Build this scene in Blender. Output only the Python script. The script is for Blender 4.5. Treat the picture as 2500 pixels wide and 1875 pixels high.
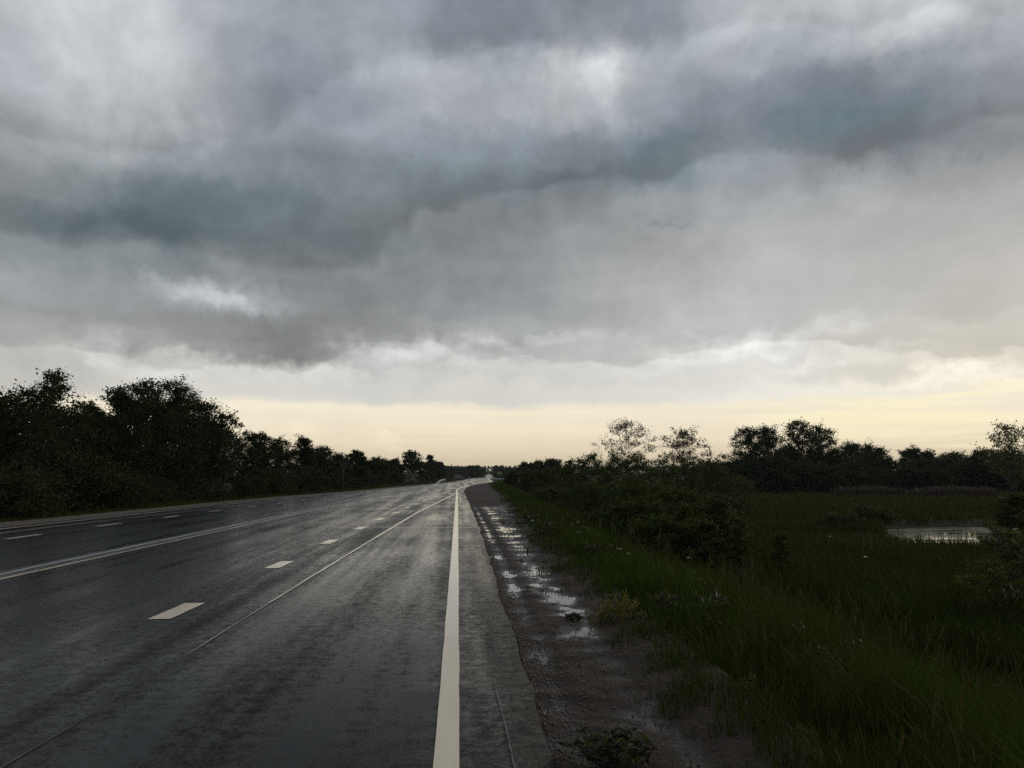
import bpy, math, random
import numpy as np
from mathutils import Vector, Matrix

sc = bpy.context.scene
for o in list(bpy.data.objects):
    bpy.data.objects.remove(o)
COL = sc.collection
R = math.radians

# ------------------------------------------------------------------ camera
PITCH, YAW, EYE, FPX = 6.62, 3.92, 1.5, 1900.0        # FPX: focal length for a 2500 px wide picture
cd = bpy.data.cameras.new('camera')
cam = bpy.data.objects.new('camera', cd)
COL.objects.link(cam)
cd.sensor_width = 36.0
cd.lens = 36.0 * FPX / 2500.0
cd.clip_start, cd.clip_end = 0.05, 20000.0
cam.location = (0, 0, EYE)
cam.rotation_euler = (R(90 + PITCH), 0, R(-YAW))
sc.camera = cam

sc.render.engine = 'CYCLES'
sc.cycles.use_denoising = False
sc.cycles.max_bounces = 6
sc.cycles.transparent_max_bounces = 6
sc.cycles.volume_bounces = 0
sc.view_settings.view_transform = 'Standard'
sc.view_settings.look = 'None'
sc.view_settings.gamma = 1.0
sc.view_settings.exposure = 0.0
sc.view_settings.use_curve_mapping = False

# ------------------------------------------------------------------ pixel <-> place arithmetic (2500 x 1875 picture)
_t, _p = R(PITCH), R(YAW)
V_F = np.array([math.sin(_p) * math.cos(_t), math.cos(_p) * math.cos(_t), math.sin(_t)])
V_R = np.array([math.cos(_p), -math.sin(_p), 0.0])
V_U = np.cross(V_R, V_F)
def ray(px, py):
    return V_F + V_R * (px - 1250) / FPX + V_U * (937.5 - py) / FPX
def at(px, py, z=0.0):                      # the place on the level z seen at a pixel
    d = ray(px, py); t = (z - EYE) / d[2]
    return d[0] * t, d[1] * t
def x_at(px, Y):                            # sideways place at a distance Y
    d = ray(px, 1158); return d[0] / d[1] * Y
def z_at(px, py, Y):                        # height seen at a distance Y
    d = ray(px, py); return EYE + d[2] / d[1] * Y
def azel(px, py):
    d = ray(px, py); d = d / np.linalg.norm(d)
    return math.degrees(math.atan2(d[0], d[1])), math.degrees(math.asin(d[2]))

def fx(X, Y):                               # ground place read with the level-camera rule -> true place
    if Y < 3.97: X2, Y2 = fx(X * 3.97 / max(Y, 3.97), 3.97); return X * X2 / (X if X else 1) if X else 0.0, Y2 + (Y - 3.97)
    return at(1119 + 1900 * X / Y, 1158 + 2850 / Y)
def fxs(pts): return [fx(x, y) for x, y in pts]

# ------------------------------------------------------------------ world: Nishita sky behind broken storm cloud
SUN_AZ, SUN_EL = 62.0, 14.0
def lin(c):
    c = c / 255.0
    return c / 12.92 if c <= 0.04045 else ((c + 0.055) / 1.055) ** 2.4
def rgb(r, g, b): return (lin(r), lin(g), lin(b), 1.0)

world = bpy.data.worlds.new('World')
sc.world = world
world.use_nodes = True
NT = world.node_tree
NT.nodes.clear()
class G:
    """small helper that writes node graphs"""
    def __init__(s, nt): s.nt = nt
    def n(s, t, **k):
        nd = s.nt.nodes.new(t)
        for a, b in k.items(): setattr(nd, a, b)
        return nd
    def put(s, sock, v):
        if v is None: return
        if isinstance(v, bpy.types.NodeSocket): s.nt.links.new(v, sock)
        else: sock.default_value = v
    def m(s, op, a, b=None, c=None, clamp=False):
        nd = s.n('ShaderNodeMath', operation=op, use_clamp=clamp)
        s.put(nd.inputs[0], a); s.put(nd.inputs[1], b)
        if c is not None: s.put(nd.inputs[2], c)
        return nd.outputs[0]
    def v(s, op, a, b=None, scale=None):
        nd = s.n('ShaderNodeVectorMath', operation=op)
        s.put(nd.inputs[0], a); s.put(nd.inputs[1], b)
        if scale is not None: s.put(nd.inputs['Scale'], scale)
        return nd.outputs['Value'] if op in ('LENGTH', 'DOT_PRODUCT', 'DISTANCE') else nd.outputs[0]
    def comb(s, x, y, z):
        nd = s.n('ShaderNodeCombineXYZ')
        s.put(nd.inputs[0], x); s.put(nd.inputs[1], y); s.put(nd.inputs[2], z)
        return nd.outputs[0]
    def sep(s, v):
        nd = s.n('ShaderNodeSeparateXYZ'); s.put(nd.inputs[0], v)
        return nd.outputs
    def noise(s, vec, scale, detail=4, rough=0.5, dist=0.0, col=False, dim='3D'):
        nd = s.n('ShaderNodeTexNoise', noise_dimensions=dim)
        s.put(nd.inputs['Vector'], vec); s.put(nd.inputs['Scale'], scale)
        s.put(nd.inputs['Detail'], detail); s.put(nd.inputs['Roughness'], rough); s.put(nd.inputs['Distortion'], dist)
        return nd.outputs['Color'] if col else nd.outputs[0]
    def mp(s, v, a, b, c=0.0, d=1.0, kind='LINEAR'):
        nd = s.n('ShaderNodeMapRange', interpolation_type=kind)
        s.put(nd.inputs[0], v); s.put(nd.inputs[1], a); s.put(nd.inputs[2], b); s.put(nd.inputs[3], c); s.put(nd.inputs[4], d)
        return nd.outputs[0]
    def mapping(s, vec, loc=(0, 0, 0), rot=(0, 0, 0), scale=(1, 1, 1), kind='POINT'):
        nd = s.n('ShaderNodeMapping', vector_type=kind)
        s.put(nd.inputs[0], vec); s.put(nd.inputs[1], loc); s.put(nd.inputs[2], rot); s.put(nd.inputs[3], scale)
        return nd.outputs[0]
    def ramp(s, f, stops, kind='LINEAR'):
        nd = s.n('ShaderNodeValToRGB'); cr = nd.color_ramp; cr.interpolation = kind
        while len(cr.elements) < len(stops): cr.elements.new(1.0)
        for e, (p, c) in zip(cr.elements, stops):
            e.position = p; e.color = c
        s.put(nd.inputs[0], f)
        return nd.outputs[0]
    def mix(s, f, a, b, blend='MIX'):
        nd = s.n('ShaderNodeMix', data_type='RGBA', blend_type=blend)
        s.put(nd.inputs[0], f); s.put(nd.inputs[6], a); s.put(nd.inputs[7], b)
        return nd.outputs[2]

g = G(NT)
tc = g.n('ShaderNodeTexCoord')
D = g.v('NORMALIZE', tc.outputs['Generated'])
dx, dy, dz = g.sep(D)
AZ = g.m('MULTIPLY', g.m('ARCTAN2', dx, dy), 57.29578)
EL = g.m('MULTIPLY', g.m('ARCSINE', dz), 57.29578)
elc = g.m('MAXIMUM', EL, 0.0)
# cloud-layer coordinates: flat layer seen in perspective
den = g.m('ADD', g.m('MAXIMUM', dz, 0.0), 0.13)
PL = g.comb(g.m('DIVIDE', dx, den), g.m('DIVIDE', dy, den), 0.0)
n_big = g.noise(PL, 0.9, 5, 0.52, 0.35)
n_mid = g.noise(PL, 2.6, 6, 0.55, 0.5)
n_fin = g.noise(D, 11.0, 7, 0.6, 0.3)
n_str = g.noise(g.mapping(PL, rot=(0, 0, R(35)), scale=(3.2, 0.8, 1)), 1.0, 5, 0.55, 0.4)
# ragged coordinates for cloud banks
w1 = g.v('SUBTRACT', g.noise(D, 4.0, 3, 0.5, col=True), (0.5, 0.5, 0.5))
w2 = g.v('SUBTRACT', g.noise(D, 16.0, 5, 0.6, col=True), (0.5, 0.5, 0.5))
AE = g.comb(AZ, EL, 0.0)
w3 = g.v('SUBTRACT', g.noise(D, 45.0, 4, 0.6, col=True), (0.5, 0.5, 0.5))
AEF = g.v('ADD', g.v('ADD', AE, g.v('MULTIPLY', w2, (5.0, 4.2, 0.0))), g.v('MULTIPLY', w3, (1.2, 1.2, 0.0)))
AEW = g.v('ADD', AEF, g.v('MULTIPLY', w1, (3.5, 2.2, 0.0)))
# cloud tone (grey level) seen over the picture: columns and rows in 2500 x 1875 pixels
TX = [0, 150, 400, 550, 720, 920, 1080, 1250, 1440, 1610, 1760, 1900, 2090, 2300, 2500]
TY = [-160, 30, 110, 180, 250, 330, 400, 470, 540, 600, 650, 700, 730, 780, 820, 860, 900, 940, 985]
TT = np.array([
    [170, 172, 165, 155, 142, 142, 132, 130, 134, 140, 160, 172, 176, 170, 164],
    [180, 190, 182, 168, 152, 152, 126, 124, 128, 130, 172, 186, 196, 192, 184],
    [172, 188, 184, 165, 140, 178, 138, 134, 188, 140, 178, 162, 160, 164, 166],
    [170, 182, 187, 168, 132, 160, 174, 158, 204, 164, 152, 136, 132, 140, 150],
    [158, 172, 187, 166, 128, 146, 178, 172, 184, 146, 134, 127, 124, 126, 140],
    [148, 158, 174, 150, 138, 142, 150, 160, 152, 121, 130, 124, 106, 118, 132],
    [134, 140, 140, 132, 130, 128, 125, 122, 116, 106, 147, 142, 120, 142, 152],
    [124, 123, 114, 110, 116, 116, 120, 116, 120, 136, 154, 154, 154, 158, 158],
    [117, 108, 101, 103, 105, 115, 124, 128, 133, 144, 157, 160, 163, 164, 166],
    [142, 130, 114, 116, 105, 117, 126, 133, 141, 151, 161, 165, 169, 170, 174],
    [152, 143, 130, 128, 114, 121, 128, 137, 147, 157, 165, 169, 173, 175, 184],
    [148, 145, 150, 162, 130, 121, 134, 143, 153, 163, 169, 173, 176, 181, 190],
    [145, 142, 168, 184, 147, 121, 136, 147, 156, 166, 171, 175, 178, 183, 191],
    [148, 140, 138, 142, 122, 131, 140, 151, 161, 169, 175, 179, 181, 185, 191],
    [160, 154, 136, 124, 110, 150, 162, 161, 167, 175, 182, 189, 185, 187, 190],
    [168, 170, 160, 146, 116, 178, 170, 169, 173, 181, 190, 192, 187, 187, 190],
    [172, 178, 184, 194, 194, 193, 186, 184, 187, 192, 198, 198, 195, 194, 196],
    [178, 184, 195, 200, 201, 200, 196, 194, 196, 200, 206, 208, 208, 206, 208],
    [188, 194, 199, 203, 203, 202, 200, 200, 201, 204, 212, 218, 224, 228, 224]], float)
def tone(px, py):
    c = np.clip(np.interp(px, TX, np.arange(len(TX))), 0, len(TX) - 1.001)
    r_ = np.clip(np.interp(py, TY, np.arange(len(TY))), 0, len(TY) - 1.001)
    i, j = int(r_), int(c); u, v = r_ - i, c - j
    return (TT[i, j] * (1 - v) + TT[i, j + 1] * v) * (1 - u) + (TT[i + 1, j] * (1 - v) + TT[i + 1, j + 1] * v) * u
def pix(az, el):
    d = np.array([math.sin(R(az)) * math.cos(R(el)), math.cos(R(az)) * math.cos(R(el)), math.sin(R(el))])
    z = d @ V_F; return 1250 + FPX * (d @ V_R) / z, 937.5 - FPX * (d @ V_U) / z
AZS = np.linspace(-31, 38, 24)
ELS = [5.6, 7.2, 8.8, 10.4, 12.2, 14.2, 16.4, 18.8, 21.2, 23.6, 26, 28.4, 31, 34]
def shade(px, py, el, az):
    v = tone(px, py)
    teal = 0.0
    for (tx, ty, tw, th, ta) in ((420, 520, 520, 110, .9), (800, 570, 300, 80, .6), (1200, 415, 500, 60, .55), (1610, 390, 120, 70, .75), (2080, 285, 230, 70, .7)):
        teal = max(teal, ta * math.exp(-((px - tx) / tw) ** 2 - ((py - ty) / th) ** 2))
    v = v * 1.055 if v >= 140 else v * 1.055 + (140 - v) * .20 * (1 - 1.3 * teal)
    low = max(0, min(1, (11 - el) / 6)); right = max(0, min(1, (px - 1300) / 900)) * max(0, min(1, (20 - el) / 6))
    corner = max(0, min(1, (px - 1900) / 500)) * max(0, min(1, (16 - el) / 6))
    high = max(0, min(1, (el - 19) / 6)) * max(0, min(1, (205 - v) / 60))
    v *= 1 + .035 * max(0, min(1, (px - 1200) / 500)) * max(0, min(1, (py - 380) / 120))
    v *= (1 + .03 * corner * low) * (1 - .085 * corner * (1 - low))
    r_ = v * (1 + .014 * low + .008 * right + .012 * corner - .034 * high - .13 * teal - .012 * (1 - low) * (1 - right))
    b = v * (1 - .040 * low - .014 * right - .028 * corner + .052 * high + .030 * teal + .010 * (1 - low) * (1 - right))
    return rgb(min(r_, 252), min(v, 250), min(b, 250))
def row_at(u, el):
    return g.ramp(u, [((a - AZS[0]) / (AZS[-1] - AZS[0]), shade(*pix(a, el), el, a)) for a in AZS], 'B_SPLINE' if False else 'EASE')
sx_, sy_, _z = g.sep(AEW)
U = g.mp(sx_, float(AZS[0]), float(AZS[-1]))
cloud = row_at(U, ELS[0])
for e0, e1 in zip(ELS[:-1], ELS[1:]):
    cloud = g.mix(g.mp(sy_, e0, e1, kind='SMOOTHSTEP'), cloud, row_at(U, e1))
over = (lin(138), lin(145), lin(155), 1)
cloud = g.mix(g.mp(EL, 34.0, 60.0, kind='SMOOTHSTEP'), cloud, over)
# clear strip of warm light under the deck, streaked by thin cloud
streak = g.noise(g.mapping(AE, scale=(.05, .85, 1)), 1.0, 6, .6, .5)
edge = g.m('SUBTRACT', EL, g.m('ADD', 5.0, g.m('ADD', g.m('MULTIPLY', g.m('SUBTRACT', g.noise(g.mapping(D, scale=(1, 1, 2.5)), 8.0, 7, .6), .5), 2.2),
                 g.m('MULTIPLY', g.mp(AZ, 17.0, 30.0, 0, 1, 'SMOOTHSTEP'), g.m('MULTIPLY', g.m('SUBTRACT', streak, .42), 5.0)))))
warmband = g.ramp(g.m('MULTIPLY', elc, 1 / 6.0), [(0, rgb(220, 203, 171)), (.2, rgb(230, 213, 182)), (.5, rgb(241, 228, 201)), (.8, rgb(244, 234, 210)), (1, rgb(240, 232, 214))])
warmband = g.v('SCALE', warmband, scale=g.mp(streak, .3, .7, .95, 1.05))
yel = g.m('MULTIPLY', g.mp(g.m('ABSOLUTE', g.m('SUBTRACT', AZ, 30.0)), 4.0, 13.0, 1, 0, 'SMOOTHSTEP'), g.mp(streak, .46, .60, 0, 1, 'SMOOTHSTEP'))
warmband = g.mix(g.m('MULTIPLY', yel, .55), warmband, rgb(255, 243, 200))
cloud = g.mix(g.mp(edge, -.35, .45, 1, 0, 'SMOOTHSTEP'), cloud, warmband)
gl = (math.sin(R(12)), math.cos(R(12)), 0.0)
glow = g.mp(g.v('DOT_PRODUCT', D, gl), -0.25, 0.6, kind='SMOOTHSTEP')
back = g.ramp(g.m('MULTIPLY', elc, 1 / 60.0), [(0, rgb(150, 152, 152)), (.1, rgb(150, 153, 155)), (.25, rgb(140, 145, 150)), (.57, rgb(138, 144, 152)), (1, rgb(138, 145, 155))])
base = g.mix(glow, back, cloud)
# smaller billows and torn edges: (px, py, radius x, radius y, tilt, strength)
BANKS = [(510, 722, 190, 40, -8, .13), (250, 850, 62, 75, 30, .12), (430, 890, 110, 40, 20, .06), (1060, 845, 210, 34, 8, .10), (1140, 868, 60, 30, 0, .09), (1330, 825, 260, 26, 8, .08),
         (1850, 842, 330, 40, 9, .09), (2060, 868, 200, 26, 4, .07), (2400, 910, 250, 30, 5, .07), (1450, 165, 60, 130, 8, .10), (1380, 130, 50, 60, 0, .06), (600, 790, 260, 55, -16, -.03),
         (760, 845, 120, 60, 25, -.03), (1620, 400, 90, 80, 0, -.04), (2090, 350, 140, 60, 10, -.03), (2180, 345, 60, 30, 0, -.04), (1615, 543, 42, 16, 10, -.06), (1668, 546, 40, 10, -5, -.05),
         (735, 1062, 60, 30, 0, .025), (950, 1090, 40, 24, 0, .03), (950, 330, 140, 50, -10, .05)]
total = None
rag = g.mp(g.m('ADD', g.m('MULTIPLY', n_mid, .4), g.m('MULTIPLY', n_fin, .6)), .36, .60, .3, 1.3, 'SMOOTHSTEP')
for (px, py, rx, ry, tilt, amp) in BANKS:
    a, e = azel(px, py)
    k = math.degrees(1 / FPX)
    ce = math.cos(R(e))
    mv = g.mapping(AEF, (a, e, 0), (0, 0, R(tilt)), (rx * k / ce * 1.1, ry * k * 1.1, 1.0), 'TEXTURE')
    gr = g.n('ShaderNodeTexGradient', gradient_type='SPHERICAL'); g.put(gr.inputs[0], mv)
    f = g.m('MULTIPLY', g.mp(gr.outputs['Fac'], 0.0, .75, 0.0, amp * 1.1, 'SMOOTHSTEP'), rag)
    total = f if total is None else g.m('ADD', total, f)
det = g.m('ADD', g.m('MULTIPLY', g.m('SUBTRACT', n_mid, 0.5), 0.26), g.m('MULTIPLY', g.m('SUBTRACT', n_fin, 0.5), 0.42))
det = g.m('ADD', det, g.m('MULTIPLY', g.m('SUBTRACT', n_str, 0.5), 0.22))
det = g.m('MULTIPLY', det, g.mp(EL, 4.0, 18.0, 0.10, 1.0))
det = g.m('MULTIPLY', det, g.m('MAXIMUM', g.mp(AZ, 8.0, 24.0, 1.0, .45), g.mp(EL, 19.0, 24.0, .45, 1.0)))
under = g.m('SUBTRACT', EL, g.m('ADD', 9.6, g.m('MULTIPLY', g.m('SUBTRACT', g.noise(g.mapping(D, scale=(1, 1, 1.6)), 7.0, 8, .62), .5), 9.0)))
det = g.m('ADD', det, g.m('MULTIPLY', g.mp(under, -.4, .4, .022, -.022, 'SMOOTHSTEP'), g.mp(EL, 5.5, 8.0)))
# torn lower edges of the cloud decks: each base is a line over the sky that billows raggedly
def deck(pts, ragged, scale, soft, fade, amp, seed):
    q = []
    for a in np.linspace(-32, 38, 29):
        e = 14.0
        for _k in range(6):
            e = azel(pix(a, e)[0], float(np.interp(pix(a, e)[0], [p_[0] for p_ in pts], [p_[1] for p_ in pts])))[1]
        q.append(((a + 32) / 70.0, (e / 40.0, e / 40.0, e / 40.0, 1)))
    line = g.m('MULTIPLY', g.sep(g.ramp(g.mp(g.m('ADD', AZ, g.m('MULTIPLY', g.sep(w2)[1], 3.0)), -32.0, 38.0), q, 'EASE'))[0], 40.0)
    nz = g.noise(g.v('ADD', g.mapping(D, scale=(1, 1, 1.5)), (seed, 0.0, 0.0)), scale, 9, .58, .4)
    d_ = g.m('SUBTRACT', EL, g.m('ADD', line, g.m('MULTIPLY', g.m('SUBTRACT', nz, .5), ragged)))
    up = g.m('MULTIPLY', g.mp(d_, -soft, soft, 0, 1, 'SMOOTHSTEP'), g.mp(d_, 0.0, fade, 1, 0, 'SMOOTHSTEP'))
    dn = g.m('MULTIPLY', g.mp(d_, -soft, soft, 1, 0, 'SMOOTHSTEP'), g.mp(d_, -fade * .6, 0.0, 0, 1, 'SMOOTHSTEP'))
    return g.m('SUBTRACT', g.m('MULTIPLY', dn, amp * .55), g.m('MULTIPLY', up, amp))
det = g.m('ADD', det, deck([(-200, 570), (0, 578), (150, 592), (300, 604), (450, 600), (600, 640), (750, 660), (900, 640), (1000, 560), (1100, 490), (1250, 462), (1400, 455), (1600, 450), (1660, 430), (1700, 388), (1800, 352), (1950, 362), (2080, 388), (2130, 372), (2200, 345), (2350, 310), (2500, 270), (2700, 250)], 3.6, 9.0, .45, 4.5, .075, 3.1))
det = g.m('ADD', det, deck([(-200, 830), (0, 838), (150, 850), (260, 872), (380, 900), (480, 915), (560, 885), (640, 892), (730, 905), (800, 872), (830, 838), (950, 842), (1050, 836), (1180, 872), (1250, 862), (1400, 890), (1550, 888), (1700, 858), (1900, 832), (2100, 852), (2300, 870), (2500, 850), (2700, 850)], 2.6, 12.0, .16, 2.4, .055, 7.7))
det = g.m('ADD', det, deck([(-200, 290), (0, 320), (300, 390), (500, 370), (650, 300), (760, 240), (850, 190), (1000, 130), (1150, 140), (1300, 90), (1380, 180), (1480, 130), (1650, 110), (1800, 60), (2700, 20)], 5.0, 8.0, .5, 4.0, .05, 12.3))
mult = g.m('POWER', g.m('MAXIMUM', g.m('ADD', g.m('ADD', total, det), 1.0), 0.3), 2.2)
cloud = g.v('SCALE', base, scale=mult)
sky = g.n('ShaderNodeTexSky', sky_type='NISHITA')
sky.sun_disc = False
sky.sun_elevation = R(SUN_EL); sky.sun_rotation = R(SUN_AZ)
bg = g.n('ShaderNodeBackground')
full = g.v('ADD', g.v('SCALE', cloud, scale=10.2), g.v('SCALE', sky.outputs[0], scale=0.03))
g.put(bg.inputs[0], full)
bg.inputs[1].default_value = 0.1
g.put(g.n('ShaderNodeOutputWorld').inputs[0], bg.outputs[0])
world.cycles.sampling_method = 'MANUAL'
world.cycles.sample_map_resolution = 512

# ------------------------------------------------------------------ sun, low and veiled by cloud at the front right
sd = bpy.data.lights.new('sun', 'SUN')
sd.energy = 0.9
sd.angle = R(20)
sd.color = (1.0, 0.86, 0.66)
sun = bpy.data.objects.new('sun', sd)
COL.objects.link(sun)
sv = Vector((math.sin(R(SUN_AZ)) * math.cos(R(SUN_EL)), math.cos(R(SUN_AZ)) * math.cos(R(SUN_EL)), math.sin(R(SUN_EL))))
sun.rotation_euler = sv.to_track_quat('Z', 'Y').to_euler()
sun.location = (0, 0, 30)

# ================================================================== helpers
def link(o, parent=None, label=None, cat=None, group=None, kind=None):
    COL.objects.link(o)
    if parent is not None: o.parent = parent
    if label: o['label'] = label
    if cat: o['category'] = cat
    if group: o['group'] = group
    if kind: o['kind'] = kind
    return o
def empty(name, loc, label, cat, group=None, rz=0.0, scale=1.0):
    o = bpy.data.objects.new(name, None)
    o.empty_display_size = 0.2
    o.location = loc; o.rotation_euler = (0, 0, rz); o.scale = (scale,) * 3 if not hasattr(scale, '__len__') else scale
    return link(o, None, label, cat, group)
def mesh_np(name, v, quads=None, tris=None, mats=(), smooth=False):
    me = bpy.data.meshes.new(name)
    v = np.asarray(v, dtype=np.float32).reshape(-1, 3)
    idx, start, n = [], [], 0
    if quads is not None and len(quads):
        q = np.asarray(quads, dtype=np.int32); idx.append(q.ravel()); start.append(np.arange(len(q)) * 4); n = q.size
    if tris is not None and len(tris):
        t = np.asarray(tris, dtype=np.int32); idx.append(t.ravel()); start.append(n + np.arange(len(t)) * 3)
    idx = np.concatenate(idx).astype(np.int32); start = np.concatenate(start).astype(np.int32)
    me.vertices.add(len(v)); me.vertices.foreach_set('co', v.ravel())
    me.loops.add(len(idx)); me.loops.foreach_set('vertex_index', idx)
    me.polygons.add(len(start)); me.polygons.foreach_set('loop_start', start)
    if smooth: me.polygons.foreach_set('use_smooth', np.ones(len(start), dtype=bool))
    for m_ in mats: me.materials.append(m_)
    me.update(calc_edges=True)
    return me
def obj(name, me, parent=None, **k):
    return link(bpy.data.objects.new(name, me), parent, **k)
def grid_faces(nr, nc):
    i = np.arange(nr - 1)[:, None] * nc + np.arange(nc - 1)[None, :]
    i = i.ravel()
    return np.stack([i, i + 1, i + nc + 1, i + nc], 1)
class MB:
    """collects boxes, tubes and prisms for one mesh"""
    def __init__(s): s.v, s.f = [], []
    def add(s, v, f):
        b = len(s.v); s.v += [tuple(p) for p in v]; s.f += [tuple(b + i for i in q) for q in f]
    def box(s, c, d, rot=None):
        v = [Vector((x * d[0] / 2, y * d[1] / 2, z * d[2] / 2)) for x in (-1, 1) for y in (-1, 1) for z in (-1, 1)]
        if rot is not None: v = [rot @ p for p in v]
        s.add([p + Vector(c) for p in v], [(0, 1, 3, 2), (4, 6, 7, 5), (0, 4, 5, 1), (2, 3, 7, 6), (0, 2, 6, 4), (1, 5, 7, 3)])
    def tube(s, pts, rad, n=6):
        pts = [Vector(p) for p in pts]
        if not hasattr(rad, '__len__'): rad = [rad] * len(pts)
        rings = []
        for i, p in enumerate(pts):
            t = (pts[min(i + 1, len(pts) - 1)] - pts[max(i - 1, 0)]).normalized()
            a = t.cross(Vector((0.31, 0.9, 0.17))).normalized(); b = t.cross(a)
            rings.append([p + (a * math.cos(2 * math.pi * k / n) + b * math.sin(2 * math.pi * k / n)) * rad[i] for k in range(n)])
        v = [q for r_ in rings for q in r_]; f = []
        for i in range(len(pts) - 1):
            for k in range(n):
                f.append((i * n + k, i * n + (k + 1) % n, (i + 1) * n + (k + 1) % n, (i + 1) * n + k))
        f.append(tuple(range(n))[::-1]); f.append(tuple((len(pts) - 1) * n + k for k in range(n)))
        s.add(v, f)
    def prism(s, prof, x0, x1):                      # profile in (y, z), extruded along x
        n = len(prof)
        v = [(x0, y, z) for y, z in prof] + [(x1, y, z) for y, z in prof]
        f = [(i, (i + 1) % n, n + (i + 1) % n, n + i) for i in range(n)]
        f += [tuple(range(n))[::-1], tuple(range(n, 2 * n))]
        s.add(v, f)
    def mesh(s, name, mat, smooth=False):
        me = bpy.data.meshes.new(name); me.from_pydata(s.v, [], s.f); me.materials.append(mat)
        if smooth: me.polygons.foreach_set('use_smooth', [True] * len(me.polygons))
        me.update(); return me
def sstep(a, b, x):
    t = np.clip((x - a) / (b - a), 0, 1); return t * t * (3 - 2 * t)
_ph = np.random.RandomState(5).rand(64, 3)
def vnoise(x, y, scale, seed=0, octs=4, gain=0.5):
    """value noise, vectorised"""
    def h(i, j, s):
        n = (i * 374761393 + j * 668265263 + s * 1442695041) & 0x7fffffff
        n = ((n ^ (n >> 13)) * 1274126177) & 0x7fffffff
        return ((n ^ (n >> 16)) & 0xffff) / 65535.0
    x = np.asarray(x, float) / scale; y = np.asarray(y, float) / scale
    out, amp, tot = 0.0, 1.0, 0.0
    for o_ in range(octs):
        i = np.floor(x).astype(np.int64); j = np.floor(y).astype(np.int64)
        fx, fy = x - i, y - j; fx = fx * fx * (3 - 2 * fx); fy = fy * fy * (3 - 2 * fy)
        s = seed + o_ * 17
        a = h(i, j, s) * (1 - fx) + h(i + 1, j, s) * fx
        b = h(i, j + 1, s) * (1 - fx) + h(i + 1, j + 1, s) * fx
        out = out + amp * (a * (1 - fy) + b * fy); tot += amp
        amp *= gain; x = x * 2 + 11.3; y = y * 2 + 5.7
    return out / tot

# ================================================================== materials
def mat(name):
    m_ = bpy.data.materials.new(name); m_.use_nodes = True
    nt = m_.node_tree; nt.nodes.clear()
    gg = G(nt); out = gg.n('ShaderNodeOutputMaterial')
    return m_, gg, out
def principled(gg, out, base, rough, spec=0.5, normal=None, metal=0.0, **k):
    b = gg.n('ShaderNodeBsdfPrincipled')
    gg.put(b.inputs['Base Color'], base); gg.put(b.inputs['Roughness'], rough)
    gg.put(b.inputs['Specular IOR Level'], spec); gg.put(b.inputs['Metallic'], metal)
    if normal is not None: gg.put(b.inputs['Normal'], normal)
    if out is not None: gg.put(out.inputs[0], b.outputs[0])
    return b
def bump(gg, h, strength, dist, normal=None):
    b = gg.n('ShaderNodeBump'); gg.put(b.inputs['Height'], h); b.inputs['Strength'].default_value = strength
    b.inputs['Distance'].default_value = dist
    if normal is not None: gg.put(b.inputs['Normal'], normal)
    return b.outputs[0]
def simple(name, col, rough=0.6, spec=0.4, metal=0.0, var=0.25, scale=6.0, bmp=0.0):
    m_, gg, out = mat(name)
    p = gg.n('ShaderNodeTexCoord').outputs['Object']
    n_ = gg.noise(p, scale, 5, 0.6)
    c = gg.mix(n_, tuple(x * (1 - var) for x in col) + (1,), tuple(min(1, x * (1 + var)) for x in col) + (1,))
    nm = bump(gg, gg.noise(p, scale * 5, 4), bmp, 0.02) if bmp else None
    principled(gg, out, c, gg.mp(n_, 0.3, 0.7, rough * 0.85, min(1, rough * 1.15)), spec, nm, metal)
    return m_
def foliage(name, c1, c2, c3, trans=0.25, rough=0.5, spec=0.25, patch=0.5):
    """leaf or blade colour: varies from blade to blade, plant to plant and patch to patch"""
    m_, gg, out = mat(name)
    ge = gg.n('ShaderNodeNewGeometry')
    oi = gg.n('ShaderNodeObjectInfo')
    rnd = ge.outputs['Random Per Island']
    pn = gg.noise(ge.outputs['Position'], patch, 3, 0.5)
    c = gg.mix(rnd, c1 + (1,), c2 + (1,))
    c = gg.mix(gg.mp(gg.m('ADD', pn, gg.m('MULTIPLY', gg.m('SUBTRACT', oi.outputs['Random'], 0.5), 0.25)), 0.42, 0.66), c, c3 + (1,))
    b = principled(gg, None, c, rough, spec)
    t = gg.n('ShaderNodeBsdfTranslucent')
    gg.put(t.inputs[0], gg.mix(1.0, c, (1.6, 1.45, 0.6, 1), 'MULTIPLY'))
    mx = gg.n('ShaderNodeMixShader'); mx.inputs[0].default_value = trans
    gg.put(mx.inputs[1], b.outputs[0]); gg.put(mx.inputs[2], t.outputs[0])
    gg.put(out.inputs[0], mx.outputs[0])
    return m_

M = {}
M['leaf'] = foliage('leaf', (.024, .034, .009), (.031, .041, .010), (.021, .031, .009), .20, .6, .08, patch=.25)
M['leaf_pale'] = foliage('leaf_pale', (.060, .080, .024), (.085, .100, .030), (.050, .070, .022), .28, .6, .12, patch=.5)
M['leaf_willow'] = foliage('leaf_willow', (.036, .054, .011), (.052, .072, .014), (.040, .052, .012), .20, .6, .08, patch=.3)
M['leaf_brown'] = foliage('leaf_brown', (.040, .032, .012), (.052, .042, .015), (.034, .034, .012), .22, patch=.5)
M['grass'] = foliage('grass', (.027, .053, .006), (.041, .074, .009), (.038, .045, .009), .22, .65, .05, patch=.6)
M['meadow'] = foliage('meadow', (.029, .045, .007), (.038, .054, .009), (.040, .038, .011), .20, .7, .05, patch=.12)
M['weed_yellow'] = foliage('weed_yellow', (.12, .105, .02), (.17, .14, .025), (.08, .09, .02), .25, patch=2)
M['straw'] = foliage('straw', (.052, .046, .020), (.080, .066, .030), (.042, .044, .016), .15, .7, .05, patch=1)
M['weed_green'] = foliage('weed_green', (.045, .070, .014), (.062, .088, .02), (.052, .062, .017), .25, patch=2)
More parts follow.
